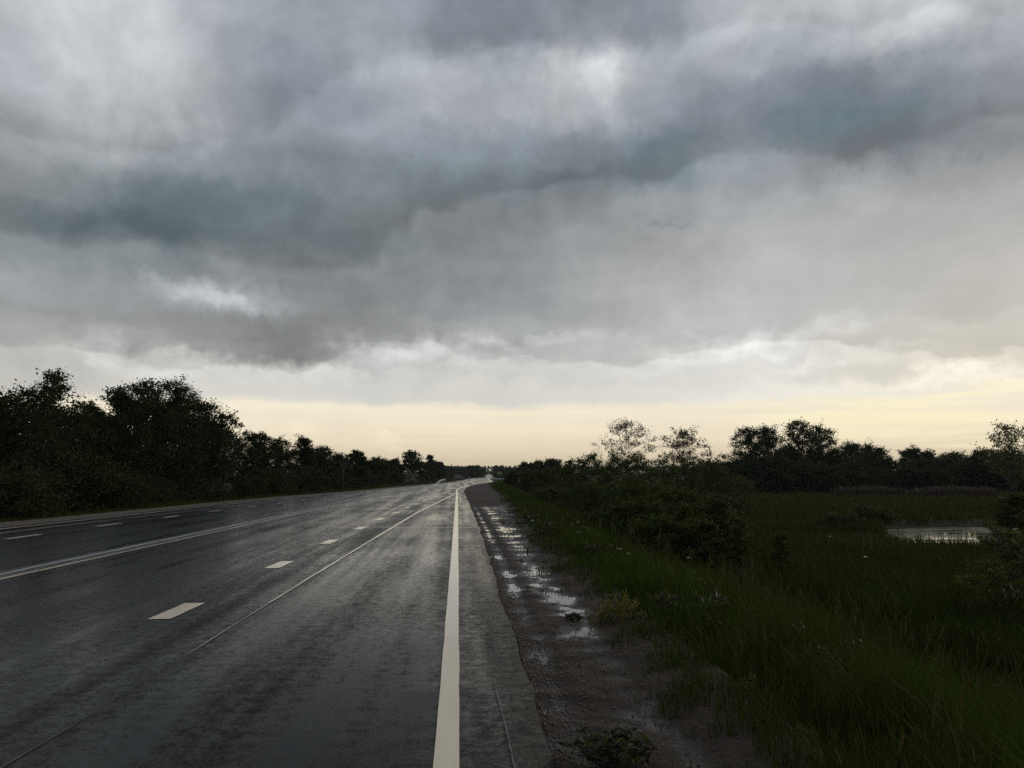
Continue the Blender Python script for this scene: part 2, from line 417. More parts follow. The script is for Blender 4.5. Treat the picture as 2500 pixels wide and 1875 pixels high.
M['weed_pale'] = foliage('weed_pale', (.22, .23, .17), (.30, .30, .24), (.18, .20, .13), .2, patch=2)
M['fireweed'] = foliage('fireweed', (.060, .042, .046), (.08, .05, .058), (.04, .045, .022), .2, patch=.4)
M['petal'] = simple('petal', (.50, .51, .46), .6, .3)
M['bark'] = simple('bark', (.055, .047, .038), .85, .2, scale=9, bmp=.5)
M['stone'] = simple('stone', (.07, .065, .06), .35, .5, scale=20)
M['metal'] = simple('galvanised_steel', (.30, .31, .32), .5, .5, .8, .15, 4)
M['sign_back'] = simple('sign_back', (.05, .052, .054), .6, .2, .0, .15, 4)
M['post'] = simple('painted_post', (.10, .10, .105), .5, .4, 0, .2, 5)
M['white_paint'] = simple('white_paint', (.78, .77, .74), .45, .4, 0, .08, 6)
M['lime'] = simple('fluorescent_film', (.55, .80, .06), .4, .4, 0, .05, 3)
M['blue_film'] = simple('blue_film', (.02, .06, .22), .35, .5, 0, .05, 3)
M['car_paint'] = simple('dark_car_paint', (.035, .038, .042), .2, .6, 0, .1, 2)
M['tyre'] = simple('tyre_rubber', (.02, .02, .02), .8, .3)
M['glass'] = simple('window_glass', (.02, .022, .025), .03, .8, 0, .05, 2)
M['lamp_glass'] = simple('lamp_glass', (.6, .6, .58), .1, .8, 0, .05, 2)

# wet asphalt
def make_asphalt():
    m_, gg, out = mat('wet_asphalt')
    p = gg.n('ShaderNodeTexCoord').outputs['Object']
    lanes = gg.noise(gg.mapping(p, scale=(1.3, .03, 1)), 1.0, 4, .6)           # wheel paths along the road
    lanes2 = gg.noise(gg.mapping(p, scale=(4.5, .12, 1)), 1.0, 3, .5)
    patch = gg.noise(gg.mapping(p, scale=(.7, .25, 1)), 1.0, 4, .6)
    mott = gg.noise(p, 9.0, 5, .7)
    fine = gg.noise(p, 34.0, 4, .75)
    film = gg.m('ADD', gg.m('MULTIPLY', lanes, .30), gg.m('ADD', gg.m('MULTIPLY', patch, .18), gg.m('ADD', gg.m('MULTIPLY', mott, .26), gg.m('MULTIPLY', fine, .26))))
    wet = gg.mp(film, .41, .59, 0, 1, 'SMOOTHSTEP')
    wet = gg.m('MULTIPLY', wet, gg.mp(lanes2, .3, .7, .7, 1.0))
    grain = gg.noise(p, 110.0, 3, .7)
    c = gg.mix(gg.mp(grain, .3, .7), (.006, .0062, .0065, 1), (.0150, .0151, .0151, 1))
    c = gg.mix(gg.mp(mott, .35, .65, 0, .35), c, (.009, .009, .009, 1))
    vo = gg.n('ShaderNodeTexVoronoi'); gg.put(vo.inputs['Vector'], p); vo.inputs['Scale'].default_value = 34
    st = gg.mp(vo.outputs['Distance'], .10, .16, 1, 0)
    stone_on = gg.m('GREATER_THAN', gg.sep(vo.outputs['Color'])[0], .90)
    c = gg.mix(gg.m('MULTIPLY', st, stone_on), c, (.07, .066, .058, 1))
    rough = gg.mp(wet, 0, 1, .40, .10)
    h = gg.m('ADD', gg.m('MULTIPLY', grain, .6), gg.m('MULTIPLY', gg.noise(p, 240, 2, .5), .4))
    b = gg.n('ShaderNodeBump'); gg.put(b.inputs['Height'], h); b.inputs['Distance'].default_value = .004
    gg.put(b.inputs['Strength'], gg.mp(wet, 0, 1, .40, .07))
    principled(gg, out, c, rough, gg.mp(wet, 0, 1, .015, .11), b.outputs[0])
    return m_
M['asphalt'] = make_asphalt()
def make_tar():
    m_, gg, out = mat('tar_joint')
    p = gg.n('ShaderNodeTexCoord').outputs['Object']
    n_ = gg.noise(p, 30, 4, .6)
    principled(gg, out, (.008, .008, .009, 1), gg.mp(n_, .3, .7, .25, .5), .4, bump(gg, n_, .3, .01))
    return m_
M['tar'] = make_tar()
def make_seam():
    m_, gg, out = mat('wet_seam')
    p = gg.n('ShaderNodeTexCoord').outputs['Object']
    n_ = gg.noise(p, 22, 4, .6)
    principled(gg, out, (.03, .03, .029, 1), gg.mp(n_, .3, .7, .06, .2), .8)
    return m_
M['seam'] = make_seam()
M['worn_and_sheen'] = simple('worn_and_sheen_line', (.085, .082, .076), .14, .5, 0, .4, 14)  # pale tone paints the wet sheen of the paving seam; also the tyre scuff
def make_paint():
    m_, gg, out = mat('road_paint')
    p = gg.n('ShaderNodeTexCoord').outputs['Object']
    big = gg.noise(gg.mapping(p, scale=(6, .8, 1)), 1.0, 4, .6)
    fine = gg.noise(p, 60, 4, .7)
    c = gg.mix(gg.mp(big, .3, .7), (.82, .69, .50, 1), (.93, .81, .61, 1))
    hole = gg.mp(fine, .64, .72, 0, .6)
    c = gg.mix(hole, c, (.10, .085, .07, 1))
    rust = gg.mp(gg.noise(p, 9, 6, .75), .64, .72, 0, .35)
    c = gg.mix(rust, c, (.20, .13, .08, 1))
    principled(gg, out, c, gg.mp(fine, .3, .7, .07, .26), .5, bump(gg, fine, .08, .003))
    return m_
M['paint'] = make_paint()
def make_dull():
    m_, gg, out = mat('dull_line')
    p = gg.n('ShaderNodeTexCoord').outputs['Object']
    n_ = gg.noise(gg.mapping(p, scale=(8, 1.2, 1)), 1.0, 6, .7); f = gg.noise(p, 45, 4, .7)
    c = gg.mix(gg.mp(n_, .35, .65), (.24, .24, .23, 1), (.48, .47, .43, 1))
    c = gg.mix(gg.mp(f, .52, .66, 0, .8), c, (.03, .03, .03, 1))
    principled(gg, out, c, .4, .4, bump(gg, f, .25, .006))
    return m_
M['line_dull'] = make_dull()
def make_soil():
    m_, gg, out = mat('wet_soil')
    p = gg.n('ShaderNodeTexCoord').outputs['Object']
    a = gg.noise(p, 1.4, 5, .6); b_ = gg.noise(p, 38, 5, .7); d_ = gg.noise(p, 9, 5, .65)
    wetness = gg.mp(gg.m('ADD', gg.sep(p)[2], gg.m('MULTIPLY', gg.m('SUBTRACT', d_, .5), .02)), -.082, -.051, 1, 0, 'SMOOTHSTEP')
    c = gg.mix(gg.mp(a, .35, .65), (.046, .033, .026, 1), (.088, .061, .047, 1))
    c = gg.mix(gg.mp(b_, .3, .75), gg.mix(.5, c, (.02, .015, .012, 1)), c)
    c = gg.mix(gg.m('MULTIPLY', wetness, .6), c, (.014, .010, .008, 1))
    b2 = gg.n('ShaderNodeBump'); gg.put(b2.inputs['Height'], b_); b2.inputs['Distance'].default_value = .02
    gg.put(b2.inputs['Strength'], gg.mp(wetness, 0, 1, .7, .15))
    principled(gg, out, c, gg.mp(wetness, 0, 1, .75, .30), gg.mp(wetness, 0, 1, .12, .32), b2.outputs[0])
    return m_
M['soil'] = make_soil()
M['packed'] = simple('packed_soil', (.10, .082, .066), .8, .2, 0, .3, 3, .4)
def make_ground():
    m_, gg, out = mat('field_ground')
    p = gg.n('ShaderNodeTexCoord').outputs['Object']
    a = gg.noise(p, .25, 5, .6); b_ = gg.noise(p, 5, 5, .7)
    c = gg.mix(gg.mp(a, .35, .65), (.024, .032, .012, 1), (.036, .036, .016, 1))
    c = gg.mix(gg.mp(b_, .35, .7), c, (.018, .018, .010, 1))
    principled(gg, out, c, .9, .1, bump(gg, b_, .8, .1))
    return m_
M['ground'] = make_ground()
def make_water(name, base, ripple, weed=False):
    m_, gg, out = mat(name)
    p = gg.n('ShaderNodeTexCoord').outputs['Object']
    nm = bump(gg, gg.noise(p, ripple[0], 3, .5), ripple[1], .02)
    b = principled(gg, None, base + (1,), .03, .5, nm)
    b.inputs['IOR'].default_value = 1.33
    if weed:
        n_ = gg.noise(gg.mapping(p, scale=(.28, .9, 1)), 1.0, 6, .65, .6)
        f = gg.mp(n_, .41, .49, 0, 1)
        sp = gg.noise(p, 9, 4, .7)
        w = principled(gg, None, gg.mix(sp, (.08, .08, .038, 1), (.13, .125, .06, 1)), .6, .25, bump(gg, sp, .2, .01))
        mx = gg.n('ShaderNodeMixShader'); gg.put(mx.inputs[0], gg.m('MULTIPLY', f, .85))
        gg.put(mx.inputs[1], b.outputs[0]); gg.put(mx.inputs[2], w.outputs[0])
        gg.put(out.inputs[0], mx.outputs[0])
    else:
        gg.put(out.inputs[0], b.outputs[0])
    return m_
M['pond'] = make_water('pond_water', (.012, .013, .008), (5, .03), True)
M['puddle'] = make_water('puddle_water', (.022, .017, .014), (9, .02))

# ================================================================== the lie of the land
def table(rows):
    rows = [tuple(reversed(fx(x, y))) for y, x in rows]
    ys = [r_[0] for r_ in rows]; xs = [r_[1] for r_ in rows]
    def f(y):
        y = np.asarray(y, float)
        return (np.interp(y - 2.5, ys, xs) + 2 * np.interp(y, ys, xs) + np.interp(y + 2.5, ys, xs)) / 4
    return f
XL = table([(-40, -13.2), (0, -13), (21, -12.6), (44, -11.2), (57, -9.9), (65, -8.6), (77, -7.1), (89, -6.2), (100, -5.3), (120, -3.2), (142, -.9), (190, 1.6), (356, 8.8), (480, 14.5), (850, 32), (1500, 64)])
XR = table([(-40, .45), (0, .47), (20, .58), (45, .55), (68, .47), (77, .62), (88, .95), (100, 1.55), (120, 3.0), (135, 4.9), (144, 6.2), (158, 7.2), (237, 9.6), (316, 13.0), (356, 14.8), (480, 20.5), (850, 40), (1500, 72)])
XS = table([(-40, 1.5), (0, 1.5), (4, 1.52), (10, 1.62), (17, 1.75), (24, 2.0), (31, 2.36), (40, 2.66), (56, 3.1), (93, 4.0), (130, 5.2), (144, 6.9), (158, 8.2), (237, 10.8), (316, 14.2), (356, 16), (480, 22), (850, 42), (1500, 74)])
def ELEV(y):                                 # long rises and dips of the country
    return np.interp(y, [-100, 330, 400, 480, 600, 850, 1100, 1800, 4000], [0, 0, -.6, -1.3, -.8, 1.0, 1.2, 6, 14])
PX0, PY0, PRX, PRY = 30.6, 39.5, 7.8, 10.2     # pond
def pond_r(x, y):
    a = np.arctan2(y - PY0, x - PX0)
    return np.hypot((x - PX0) / PRX, (y - PY0) / PRY) * (1 + .10 * np.sin(3 * a + 1) + .07 * np.sin(5 * a))
WATER = -1.92
def ground_z(x, y):
    x = np.asarray(x, float); y = np.asarray(y, float)
    dr = x - XS(y); dl = XL(y) - 2.3 - x
    nz = vnoise(x, y, 3.0, 3) - .5
    right = -.07 - 1.5 * sstep(.0, 5.5, dr) + nz * .25 * sstep(.2, 3, dr)
    right = right + 1.3 * sstep(110, 420, np.hypot(x, y)) * sstep(5, 20, dr)
    right = right - .75 * (1 - sstep(.75, 1.12, pond_r(x, y)))
    left = -.08 - .45 * sstep(0, 4, dl) + nz * .3 * sstep(1, 4, dl) + .35 * sstep(4, 14, dl)
    mid = np.full_like(x, -.16)
    z = np.where(dr > 0, right, np.where(dl > 0, left, mid))
    far = sstep(250, 1500, np.hypot(x, y)) * 2.5 * (vnoise(x, y, 260, 9, 3) - .5)
    return z + ELEV(y) + np.where((dr > 4) | (dl > 4), far, 0)

# ground sheet: rows follow the road, columns spread away from it
ys = np.concatenate([np.linspace(-40, 60, 101), np.linspace(62, 160, 50), np.geomspace(165, 2300, 64)])
off_r = np.concatenate([np.linspace(.0, 8, 33), np.linspace(8.5, 50, 60), np.geomspace(53, 2200, 42)])
off_l = np.concatenate([np.linspace(.0, 6, 16), np.geomspace(7, 2200, 52)])
xs_rows = []
for y in ys:
    a = float(XL(y)) - 2.3; b = float(XS(y))
    xs_rows.append(np.concatenate([(a - off_l[::-1]), np.linspace(a, b, 8)[1:-1], b + off_r]))
gx = np.array(xs_rows); gy = np.repeat(ys[:, None], gx.shape[1], 1)
gz = ground_z(gx, gy)
obj('ground', mesh_np('ground', np.stack([gx, gy, gz], -1), grid_faces(*gx.shape), mats=[M['ground']], smooth=True), kind='structure')

# road
ry = np.concatenate([np.linspace(-30, 0, 30), np.geomspace(.1, 60, 420), np.linspace(62, 160, 50), np.geomspace(164, 1100, 60)])
rl = XL(ry) - .45 + .10 * (vnoise(ry, ry * 0, 2.0, 21) - .5); rr = XR(ry) + .16 * (vnoise(ry, ry * 0 + 3, .9, 22, 5, .6) - .5)
f_ = np.linspace(0, 1, 15)
rx = rl[:, None] + (rr - rl)[:, None] * f_[None]
ryy = np.repeat(ry[:, None], 15, 1)
rz = ELEV(ryy) + .004 * np.sin(rx * 2.1)
nr = len(ry)
top = np.stack([rx, ryy, rz], -1).reshape(-1, 3)
sk_l = np.stack([rl - .06, ry, ELEV(ry) - .2], -1); sk_r = np.stack([rr + .05, ry, ELEV(ry) - .2], -1)
vv = np.concatenate([top, sk_l, sk_r]); b0 = nr * 15
i = np.arange(nr - 1)
q = np.concatenate([grid_faces(nr, 15), np.stack([b0 + i, i * 15, (i + 1) * 15, b0 + i + 1], 1),
                    np.stack([i * 15 + 14, b0 + nr + i, b0 + nr + i + 1, (i + 1) * 15 + 14], 1)])
road = obj('road', mesh_np('road', vv, q, mats=[M['asphalt']]), kind='structure')
# side road leaving to the right far ahead
sy = np.linspace(0, 1, 24)
spts = []
for t in sy:
    cx = 10 + 34 * t; cy = 262 + 30 * t * t
    spts += [(cx, cy - 5 - 9 * (1 - t) ** 3, .012), (cx, cy + 4 + 7 * (1 - t) ** 3, .012)]
obj('side_road', mesh_np('side_road', np.array(spts), grid_faces(24, 2), mats=[M['asphalt']]), kind='structure')

def zroad(x, y): return ELEV(y) + .004 * np.sin(np.asarray(x) * 2.1)
def strip(name, pts, width, matl, parent=road, lift=.005, step=.5, jag=0.0, seed=0, exact=False):
    """a thin painted or sealed strip along a ground polyline, laid on the road"""
    pts = np.array(fxs(pts) if exact else pts, float)
    seg = np.r_[0, np.cumsum(np.hypot(*np.diff(pts, axis=0).T))]
    n = max(2, int(seg[-1] / step) + 1)
    s = np.linspace(0, seg[-1], n)
    x = np.interp(s, seg, pts[:, 0]); y = np.interp(s, seg, pts[:, 1])
    tx, ty = np.gradient(x), np.gradient(y); L = np.hypot(tx, ty) + 1e-9; nx, ny = -ty / L, tx / L
    w = np.full(n, width if not hasattr(width, '__len__') else 0.0)
    if hasattr(width, '__len__'): w = np.interp(s / seg[-1], np.linspace(0, 1, len(width)), width)
    rs = np.random.RandomState(seed)
    wl = w / 2 + jag * (rs.rand(n) - .5); wr = w / 2 + jag * (rs.rand(n) - .5)
    a = np.stack([x + nx * wl, y + ny * wl], -1); b = np.stack([x - nx * wr, y - ny * wr], -1)
    P = np.stack([a, b], 1)
    z = zroad(P[..., 0], P[..., 1]) + lift
    return obj(name, mesh_np(name, np.concatenate([P, z[..., None]], -1), grid_faces(n, 2), mats=[matl]), parent)

# solid edge line on the right, bending with the road
strip('edge_line', [(-.06, -12), (-.06, 4), (-.07, 20), (-.09, 40), (-.12, 60), (-.14, 77)], .135, M['paint'], jag=.006, seed=1, exact=True)
strip('edge_line', [(-.12, 77.3), (.35, 86), (1.05, 98), (2.1, 112), (3.4, 126), (5.0, 141)], .15, M['paint'], step=1, seed=2, exact=True)
strip('edge_line', [(XR(y) - .5, y) for y in np.linspace(150, 350, 30)], .16, M['paint'], step=4, seed=3)
# dashes between the lanes
for k in range(-3, 16):
    y0 = 8.05 + 4.36 * k
    xc = float(np.interp(y0 + .5, [4, 8.6, 12.9, 17.2, 21.7, 25.9, 30, 34.3, 38.5, 42.3, 46.7, 60, 76], [-3.16, -3.08, -2.96, -2.86, -2.73, -2.62, -2.45, -2.29, -2.13, -1.95, -1.75, -1.25, -.8]))
    strip('lane_dash', [(xc - .02, y0), (xc + .02, y0 + 1.0)], .235, M['paint'], step=.25, jag=.012, seed=30 + k, exact=True)
for k in range(-1, 14):
    y0 = 18.0 + 4.45 * k
    xc = float(np.interp(y0, [10, 18.5, 23.2, 27.5, 32, 44, 60, 77], [-10.6, -10.45, -10.4, -10.15, -9.98, -9.1, -7.4, -5.6]))
    strip('lane_dash', [(xc, y0), (xc + .04, y0 + 1.4)], .18, M['line_dull'], step=.25, jag=.012, seed=60 + k, exact=True)
# double centre line with tar joints
cl = [(-7.2, -12), (-7.0, 0), (-6.72, 11.7), (-6.4, 23.8), (-6.1, 34.5), (-5.15, 53), (-3.4, 79)]
def shift(p, d): return [(x + d, y) for x, y in p]
strip('centre_line', shift(cl, -.17), .11, M['line_dull'], jag=.03, seed=8, exact=True)
strip('centre_line', shift(cl, .16), .10, M['paint'], jag=.02, seed=9, exact=True)
strip('tar_joint', shift(cl, -.01), [.16, .16, .14, .14, .1, .06], M['tar'], lift=.004, jag=.07, seed=10, exact=True)
strip('tar_joint', shift(cl, -.31), [.10, .10, .10, .08, .05, .03], M['tar'], lift=.004, jag=.05, seed=11, exact=True)
# left edge line and the dark sealed joint beside it
strip('edge_line', [(XL(y), y) for y in np.linspace(-10, 90, 60)], .15, M['paint'], step=1, jag=.01, seed=12)
strip('tar_joint', [(XL(y) + .95, y) for y in np.linspace(-10, 64, 40)], [.42, .46, .42, .38, .34, .2, .05], M['tar'], lift=.004, step=.7, jag=.16, seed=13)
# paved seam running into the edge line, its wet reflection painted in pale colour
strip('paving_seam', [(-2.38, -6), (-2.32, 4), (-2.27, 5.6)], [.014, .012, .006], M['tar'], lift=.0045, jag=.02, seed=14, exact=True)
strip('paving_seam', [(-2.25, 6.4), (-2.17, 10.2), (-2.09, 13.5)], [.012, .04, .06], M['worn_and_sheen'], lift=.0045, jag=.02, seed=16, exact=True)
strip('paving_seam', [(-2.20, 9), (-2.13, 12), (-2.01, 16.3), (-1.58, 31.3), (-.9, 46), (-.28, 59)], [.012, .06, .10, .11, .12], M['paint'], lift=.0062, jag=.012, seed=15, exact=True)  # white paint colour stands in for sky reflected in the wet seam
# sealed cracks across the road
rs = np.random.RandomState(4)
for (y0, xa, xb, w) in [(21.9, -5.9, .5, .08), (27.5, -1.9, .5, .05), (18.4, -.15, .5, .06), (16.3, -.1, .52, .045), (31, -2.2, .5, .06), (36.5, -4.2, .5, .08), (46, -3.5, .5, .10)]:
    n = 14; xx = np.linspace(xa, xb, n); yy = y0 + .10 * np.cumsum(rs.randn(n)) * .6 - .06 * (xx - xb)
    strip('sealed_crack', list(zip(xx, yy)), w, M['seam'], lift=.0042, step=.12, jag=w * .6, seed=int(y0), exact=True)
strip('tyre_scuff', [(.30, 3.0), (.29, 3.8), (.28, 4.7), (.25, 5.9)], [.002, .006, .005, .002], M['worn_and_sheen'], step=.02, jag=.008, seed=19, exact=True)

# right shoulder: bare wet soil with hollows that hold water
sy = np.concatenate([np.linspace(-3, 2, 40), np.geomspace(2.03, 170, 640)])
sf = np.linspace(0, 1, 130)
xa = XR(sy) - .02; xb = XS(sy) + .45
sx = xa[:, None] + (xb - xa)[:, None] * sf[None]; syy = np.repeat(sy[:, None], len(sf), 1)
dd = sx - XR(syy)
wd = XS(syy) - XR(syy)
hz = -.046 - .022 * sstep(0, .25, dd)
hz = hz + .040 * (vnoise(sx * 1.2, syy * .9, .9, 31, 3) - .5) + .070 * (vnoise(sx * .6, syy * 1.0, .30, 32, 4, .6) - .5) + .022 * (vnoise(sx, syy, .06, 33, 3) - .5)
hz = hz + .022 * np.exp(-((dd - .40) / .10) ** 2) * (vnoise(sx, syy, .3, 38) + .2) - .008 * np.exp(-((dd - .22) / .09) ** 2) - .009 * np.exp(-((dd - .75) / .14) ** 2)
hz = hz + .05 * sstep(.75, 1.1, dd / wd) + .020 * (1 - sstep(5.0, 9.0, syy)) * sstep(.02, .4, dd) + .05 * sstep(36, 48, syy)
hz = hz + ELEV(syy)
SHX, SHY, SHZ = sx, syy, hz
obj('shoulder', mesh_np('shoulder', np.stack([sx, syy, hz], -1), grid_faces(*sx.shape), mats=[M['soil']], smooth=True), kind='structure')
def shoulder_z(x, y):
    x = np.atleast_1d(x); y = np.atleast_1d(y)
    i_ = np.clip(np.searchsorted(sy, y), 1, len(sy) - 1)
    f = np.clip((x - xa[i_]) / (xb[i_] - xa[i_]), 0, 1)
    return hz[i_, np.clip((f * (len(sf) - 1)).round().astype(int), 0, len(sf) - 1)]
PUD = -.079
wy = np.linspace(3.0, 46, 60)
wx = np.stack([XR(wy) + .02, XS(wy) + .1], 1)
obj('puddle_water', mesh_np('puddle_water', np.stack([wx, np.repeat(wy[:, None], 2, 1), np.full_like(wx, PUD)], -1), grid_faces(60, 2), mats=[M['puddle']]), kind='structure')

# left shoulder: dry strip of packed soil
ly = np.concatenate([np.linspace(-6, 90, 200), np.linspace(92, 350, 60)])
lf = np.linspace(0, 1, 14)
la = XL(ly) - 2.45; lb = XL(ly) - .40
lx = la[:, None] + (lb - la)[:, None] * lf[None]; lyy = np.repeat(ly[:, None], 14, 1)
lz = -.035 + .035 * (vnoise(lx, lyy, .6, 41, 3) - .5) - .02 * (1 - lf[None]) + ELEV(lyy)
obj('verge_strip', mesh_np('verge_strip', np.stack([lx, lyy, lz], -1), grid_faces(*lx.shape), mats=[M['packed']], smooth=True), kind='structure')

# pond
a = np.linspace(0, 2 * math.pi, 73)[:-1]
rr_ = 1.16 / (1 + .10 * np.sin(3 * a + 1) + .07 * np.sin(5 * a))
pv = [(PX0, PY0, WATER)] + [(PX0 + PRX * r_ * math.cos(t), PY0 + PRY * r_ * math.sin(t), WATER) for t, r_ in zip(a, rr_)]
obj('pond', mesh_np('pond', pv, tris=[(0, 1 + k, 1 + (k + 1) % 72) for k in range(72)], mats=[M['pond']]), kind='structure')

# ================================================================== vegetation builders
def leaf_quads(rs, c, size, up=0.0, aspect=.5):
    """rhombic leaves centred at c"""
    n = len(c)
    a = rs.randn(n, 3); a[:, 2] += up; a /= np.linalg.norm(a, axis=1, keepdims=True)
    b = np.cross(a, rs.randn(n, 3)); b /= np.linalg.norm(b, axis=1, keepdims=True) + 1e-9
    L = (size * (.6 + .8 * rs.rand(n)))[:, None]
    v = np.stack([c - a * L / 2, c + b * L * aspect / 2, c + a * L / 2, c - b * L * aspect / 2], 1)
    q_ = np.arange(4 * n).reshape(n, 4)
    return v.reshape(-1, 3), q_
def tubes_np(paths):
    """paths: list of (points, radii); five-sided tubes in one array"""
    V, Q = [], []; base = 0; n = 5
    th = np.linspace(0, 2 * math.pi, n + 1)[:-1]
    for P, rad in paths:
        P = np.asarray(P, float); rad = np.asarray(rad, float)
        t = np.gradient(P, axis=0); t /= np.linalg.norm(t, axis=1, keepdims=True) + 1e-9
        ref = np.array([.93, .31, .19]); a_ = np.cross(t, ref); a_ /= np.linalg.norm(a_, axis=1, keepdims=True) + 1e-9
        b_ = np.cross(t, a_)
        ring = P[:, None] + rad[:, None, None] * (a_[:, None] * np.cos(th)[None, :, None] + b_[:, None] * np.sin(th)[None, :, None])
        V.append(ring.reshape(-1, 3))
        for k in range(len(P) - 1):
            for j in range(n):
                Q.append((base + k * n + j, base + k * n + (j + 1) % n, base + (k + 1) * n + (j + 1) % n, base + (k + 1) * n + j))
        base += len(P) * n
    return np.concatenate(V), np.array(Q)
def grow(seed, H, rad, base=.25, limbs=16, leaves=6000, leaf=.13, spread=.32, cone=0.0, stems=1, lump=.75, twig=5, skew=0.0, flat=1.0, fill=.25, thick=.014):
    """a tree or bush H high with crown radius rad: returns wood and leaf arrays"""
    rs = np.random.RandomState(seed)
    paths, segs, weights = [], [], []
    tr = thick * H + .012
    stem_tops = []
    for s in range(stems):
        ang = rs.rand() * 6.28; lean = (0 if stems == 1 else .35 * rad) * (.4 + rs.rand())
        n = 7; t = np.linspace(0, 1, n)
        top = np.array([math.cos(ang) * lean + skew * rad, math.sin(ang) * lean, H * (.86 + .1 * rs.rand() if stems == 1 else .62 + .3 * rs.rand())])
        P = t[:, None] * top[None] + np.c_[rs.randn(n, 2) * .02 * H, np.zeros(n)] * (t * (1 - t) * 4)[:, None]
        P[0, 2] = -.25
        paths.append((P, np.maximum(tr * (1 - t) ** .8 / math.sqrt(stems), .006)))
        stem_tops.append(P)
    for k in range(limbs):
        P = stem_tops[k % stems]
        f = base + (1 - base) * ((k + rs.rand()) / limbs)
        h = f * H
        # envelope radius at this height
        u = (f - base) / (1 - base)
        env = (math.sqrt(max(0.0, 1 - (2 * u - .85) ** 2 / 1.36)) * (1 - cone) + cone * (1.02 - u)) * rad
        env *= lump + (1.15 - lump) * 1.3 * rs.rand()
        ang = k * 2.399 + rs.rand() * .9
        tip = np.array([math.cos(ang) * env + skew * rad * u, math.sin(ang) * env * flat, h + (.10 + .12 * rs.rand()) * H * (1 - u) * .6])
        if cone > .5: tip[2] = h - .03 * H
        hs = max(.06 * H, h - .22 * H * (1 - .5 * u))
        tt = np.clip(hs / max(P[-1, 2], .01), 0, .97)
        st = np.array([np.interp(tt, np.linspace(0, 1, len(P)), P[:, j]) for j in range(3)])
        t = np.linspace(0, 1, 5)
        B = st[None] * (1 - t[:, None]) + tip[None] * t[:, None]
        B[:, 2] += .05 * H * np.sin(t * math.pi) * (.3 + rs.rand())
        B[1:-1] += rs.randn(3, 3) * .015 * H
        paths.append((B, np.maximum(tr * .42 * (1 - t * .9), .005)))
        for j in range(twig):
            fo = .45 + .55 * rs.rand()
            p0 = np.array([np.interp(fo, t, B[:, i_]) for i_ in range(3)])
            d = rs.randn(3); d[2] = abs(d[2]) * .7; d /= np.linalg.norm(d)
            p1 = p0 + d * rad * (.16 + .26 * rs.rand())
            paths.append((np.stack([p0, (p0 + p1) / 2 + rs.randn(3) * .02, p1]), [.012, .008, .004]))
            ln = np.linalg.norm(p1 - p0)
            segs.append((p0 * .75 + p1 * .25, p1)); weights.append(1.0)
            for _s in range(2):
                q0 = p0 + (p1 - p0) * rs.uniform(.3, .9); e_ = d + rs.randn(3) * .8; e_ /= np.linalg.norm(e_)
                segs.append((q0, q0 + e_ * ln * rs.uniform(.35, .75))); weights.append(.8)
        segs.append((B[3], tip)); weights.append(1.0)
        if rs.rand() < fill * 4: segs.append((B[1], B[3])); weights.append(2.5); segs.append((B[0], B[2])); weights.append(2.0 * (fill > .2))
    # leader
    for P in stem_tops:
        segs += [(P[-2], P[-1] + np.array([0, 0, .04 * H])), (P[-3], P[-2])]; weights += [.8, .8]
    A0 = np.array([q[0] for q in segs]); A1 = np.array([q[1] for q in segs]); w = np.array(weights); w /= w.sum()
    pick = rs.choice(len(A0), leaves, p=w)
    sg = spread * rad * .20 + leaf * .22
    off = np.clip(rs.randn(leaves, 3), -1.5, 1.5) * sg * np.array([1, 1, .75])
    L = A0[pick] + (A1 - A0)[pick] * rs.uniform(0, 1.05, (leaves, 1)) + off * (.3 + rs.rand(leaves, 1) * .8)
    kz = H / np.percentile(L[:, 2], 99.7)
    L[:, 2] *= kz
    paths = [(np.asarray(P) * np.array([1, 1, kz * .985]), r_) for P, r_ in paths]
    low = L[:, 2] < .04
    L[low, 2] = .04 + .12 * H * rs.rand(low.sum())
    lv, lq = leaf_quads(rs, L, leaf)
    wv, wq = tubes_np(paths)
    return wv, wq, lv, lq

_cache = {}
def plant_meshes(key, leafmat, **k):
    if key not in _cache:
        wv, wq, lv, lq = grow(**k)
        _cache[key] = (mesh_np(key + '_wood', wv, wq, mats=[M['bark']], smooth=True), mesh_np(key + '_leaves', lv, lq, mats=[leafmat]))
    return _cache[key]
def plant(name, key, loc, label, cat, group, leafmat, scale=(1, 1, 1), rz=0.0, parts=('trunk', 'crown'), **k):
    a_, b_ = plant_meshes(key, leafmat, **k)
    e = empty(name, loc, label, cat, group, rz, scale)
    obj(parts[0], a_, e); obj(parts[1], b_, e)
    return e
def spot(px, Y):
    X = x_at(px, Y); return X, Y, float(ground_z(X, Y))

def tree(px, topy, Y, wpx, label, kind='round', seed=0, group=None, name='tree', leafmat=None, **kw):
    X, Y, z = spot(px, Y)
    H = z_at(px, topy, Y) - z
    r_ = wpx * Y / FPX / 2
    prm = dict(round=dict(base=.18, limbs=34, leaves=13000, leaf=.14, spread=.55, twig=8),
               open=dict(base=.35, limbs=18, leaves=2600, leaf=.14, spread=.28, lump=.55, fill=.1, twig=8),
               cone=dict(base=.12, limbs=26, leaves=6000, leaf=.14, spread=.42, cone=.85, twig=4),
               bushy=dict(base=.04, limbs=30, leaves=13000, leaf=.14, spread=.5, stems=4, twig=7))[kind]
    prm = dict(prm); prm.update(kw)
    prm['leaf'] = max(prm['leaf'], Y / 778 * 1.6)
    return plant(name, 'tree_%d' % seed, (X, Y, z), label, 'tree', group, leafmat or M['leaf'], rz=0, seed=seed, H=H, rad=r_, **prm)

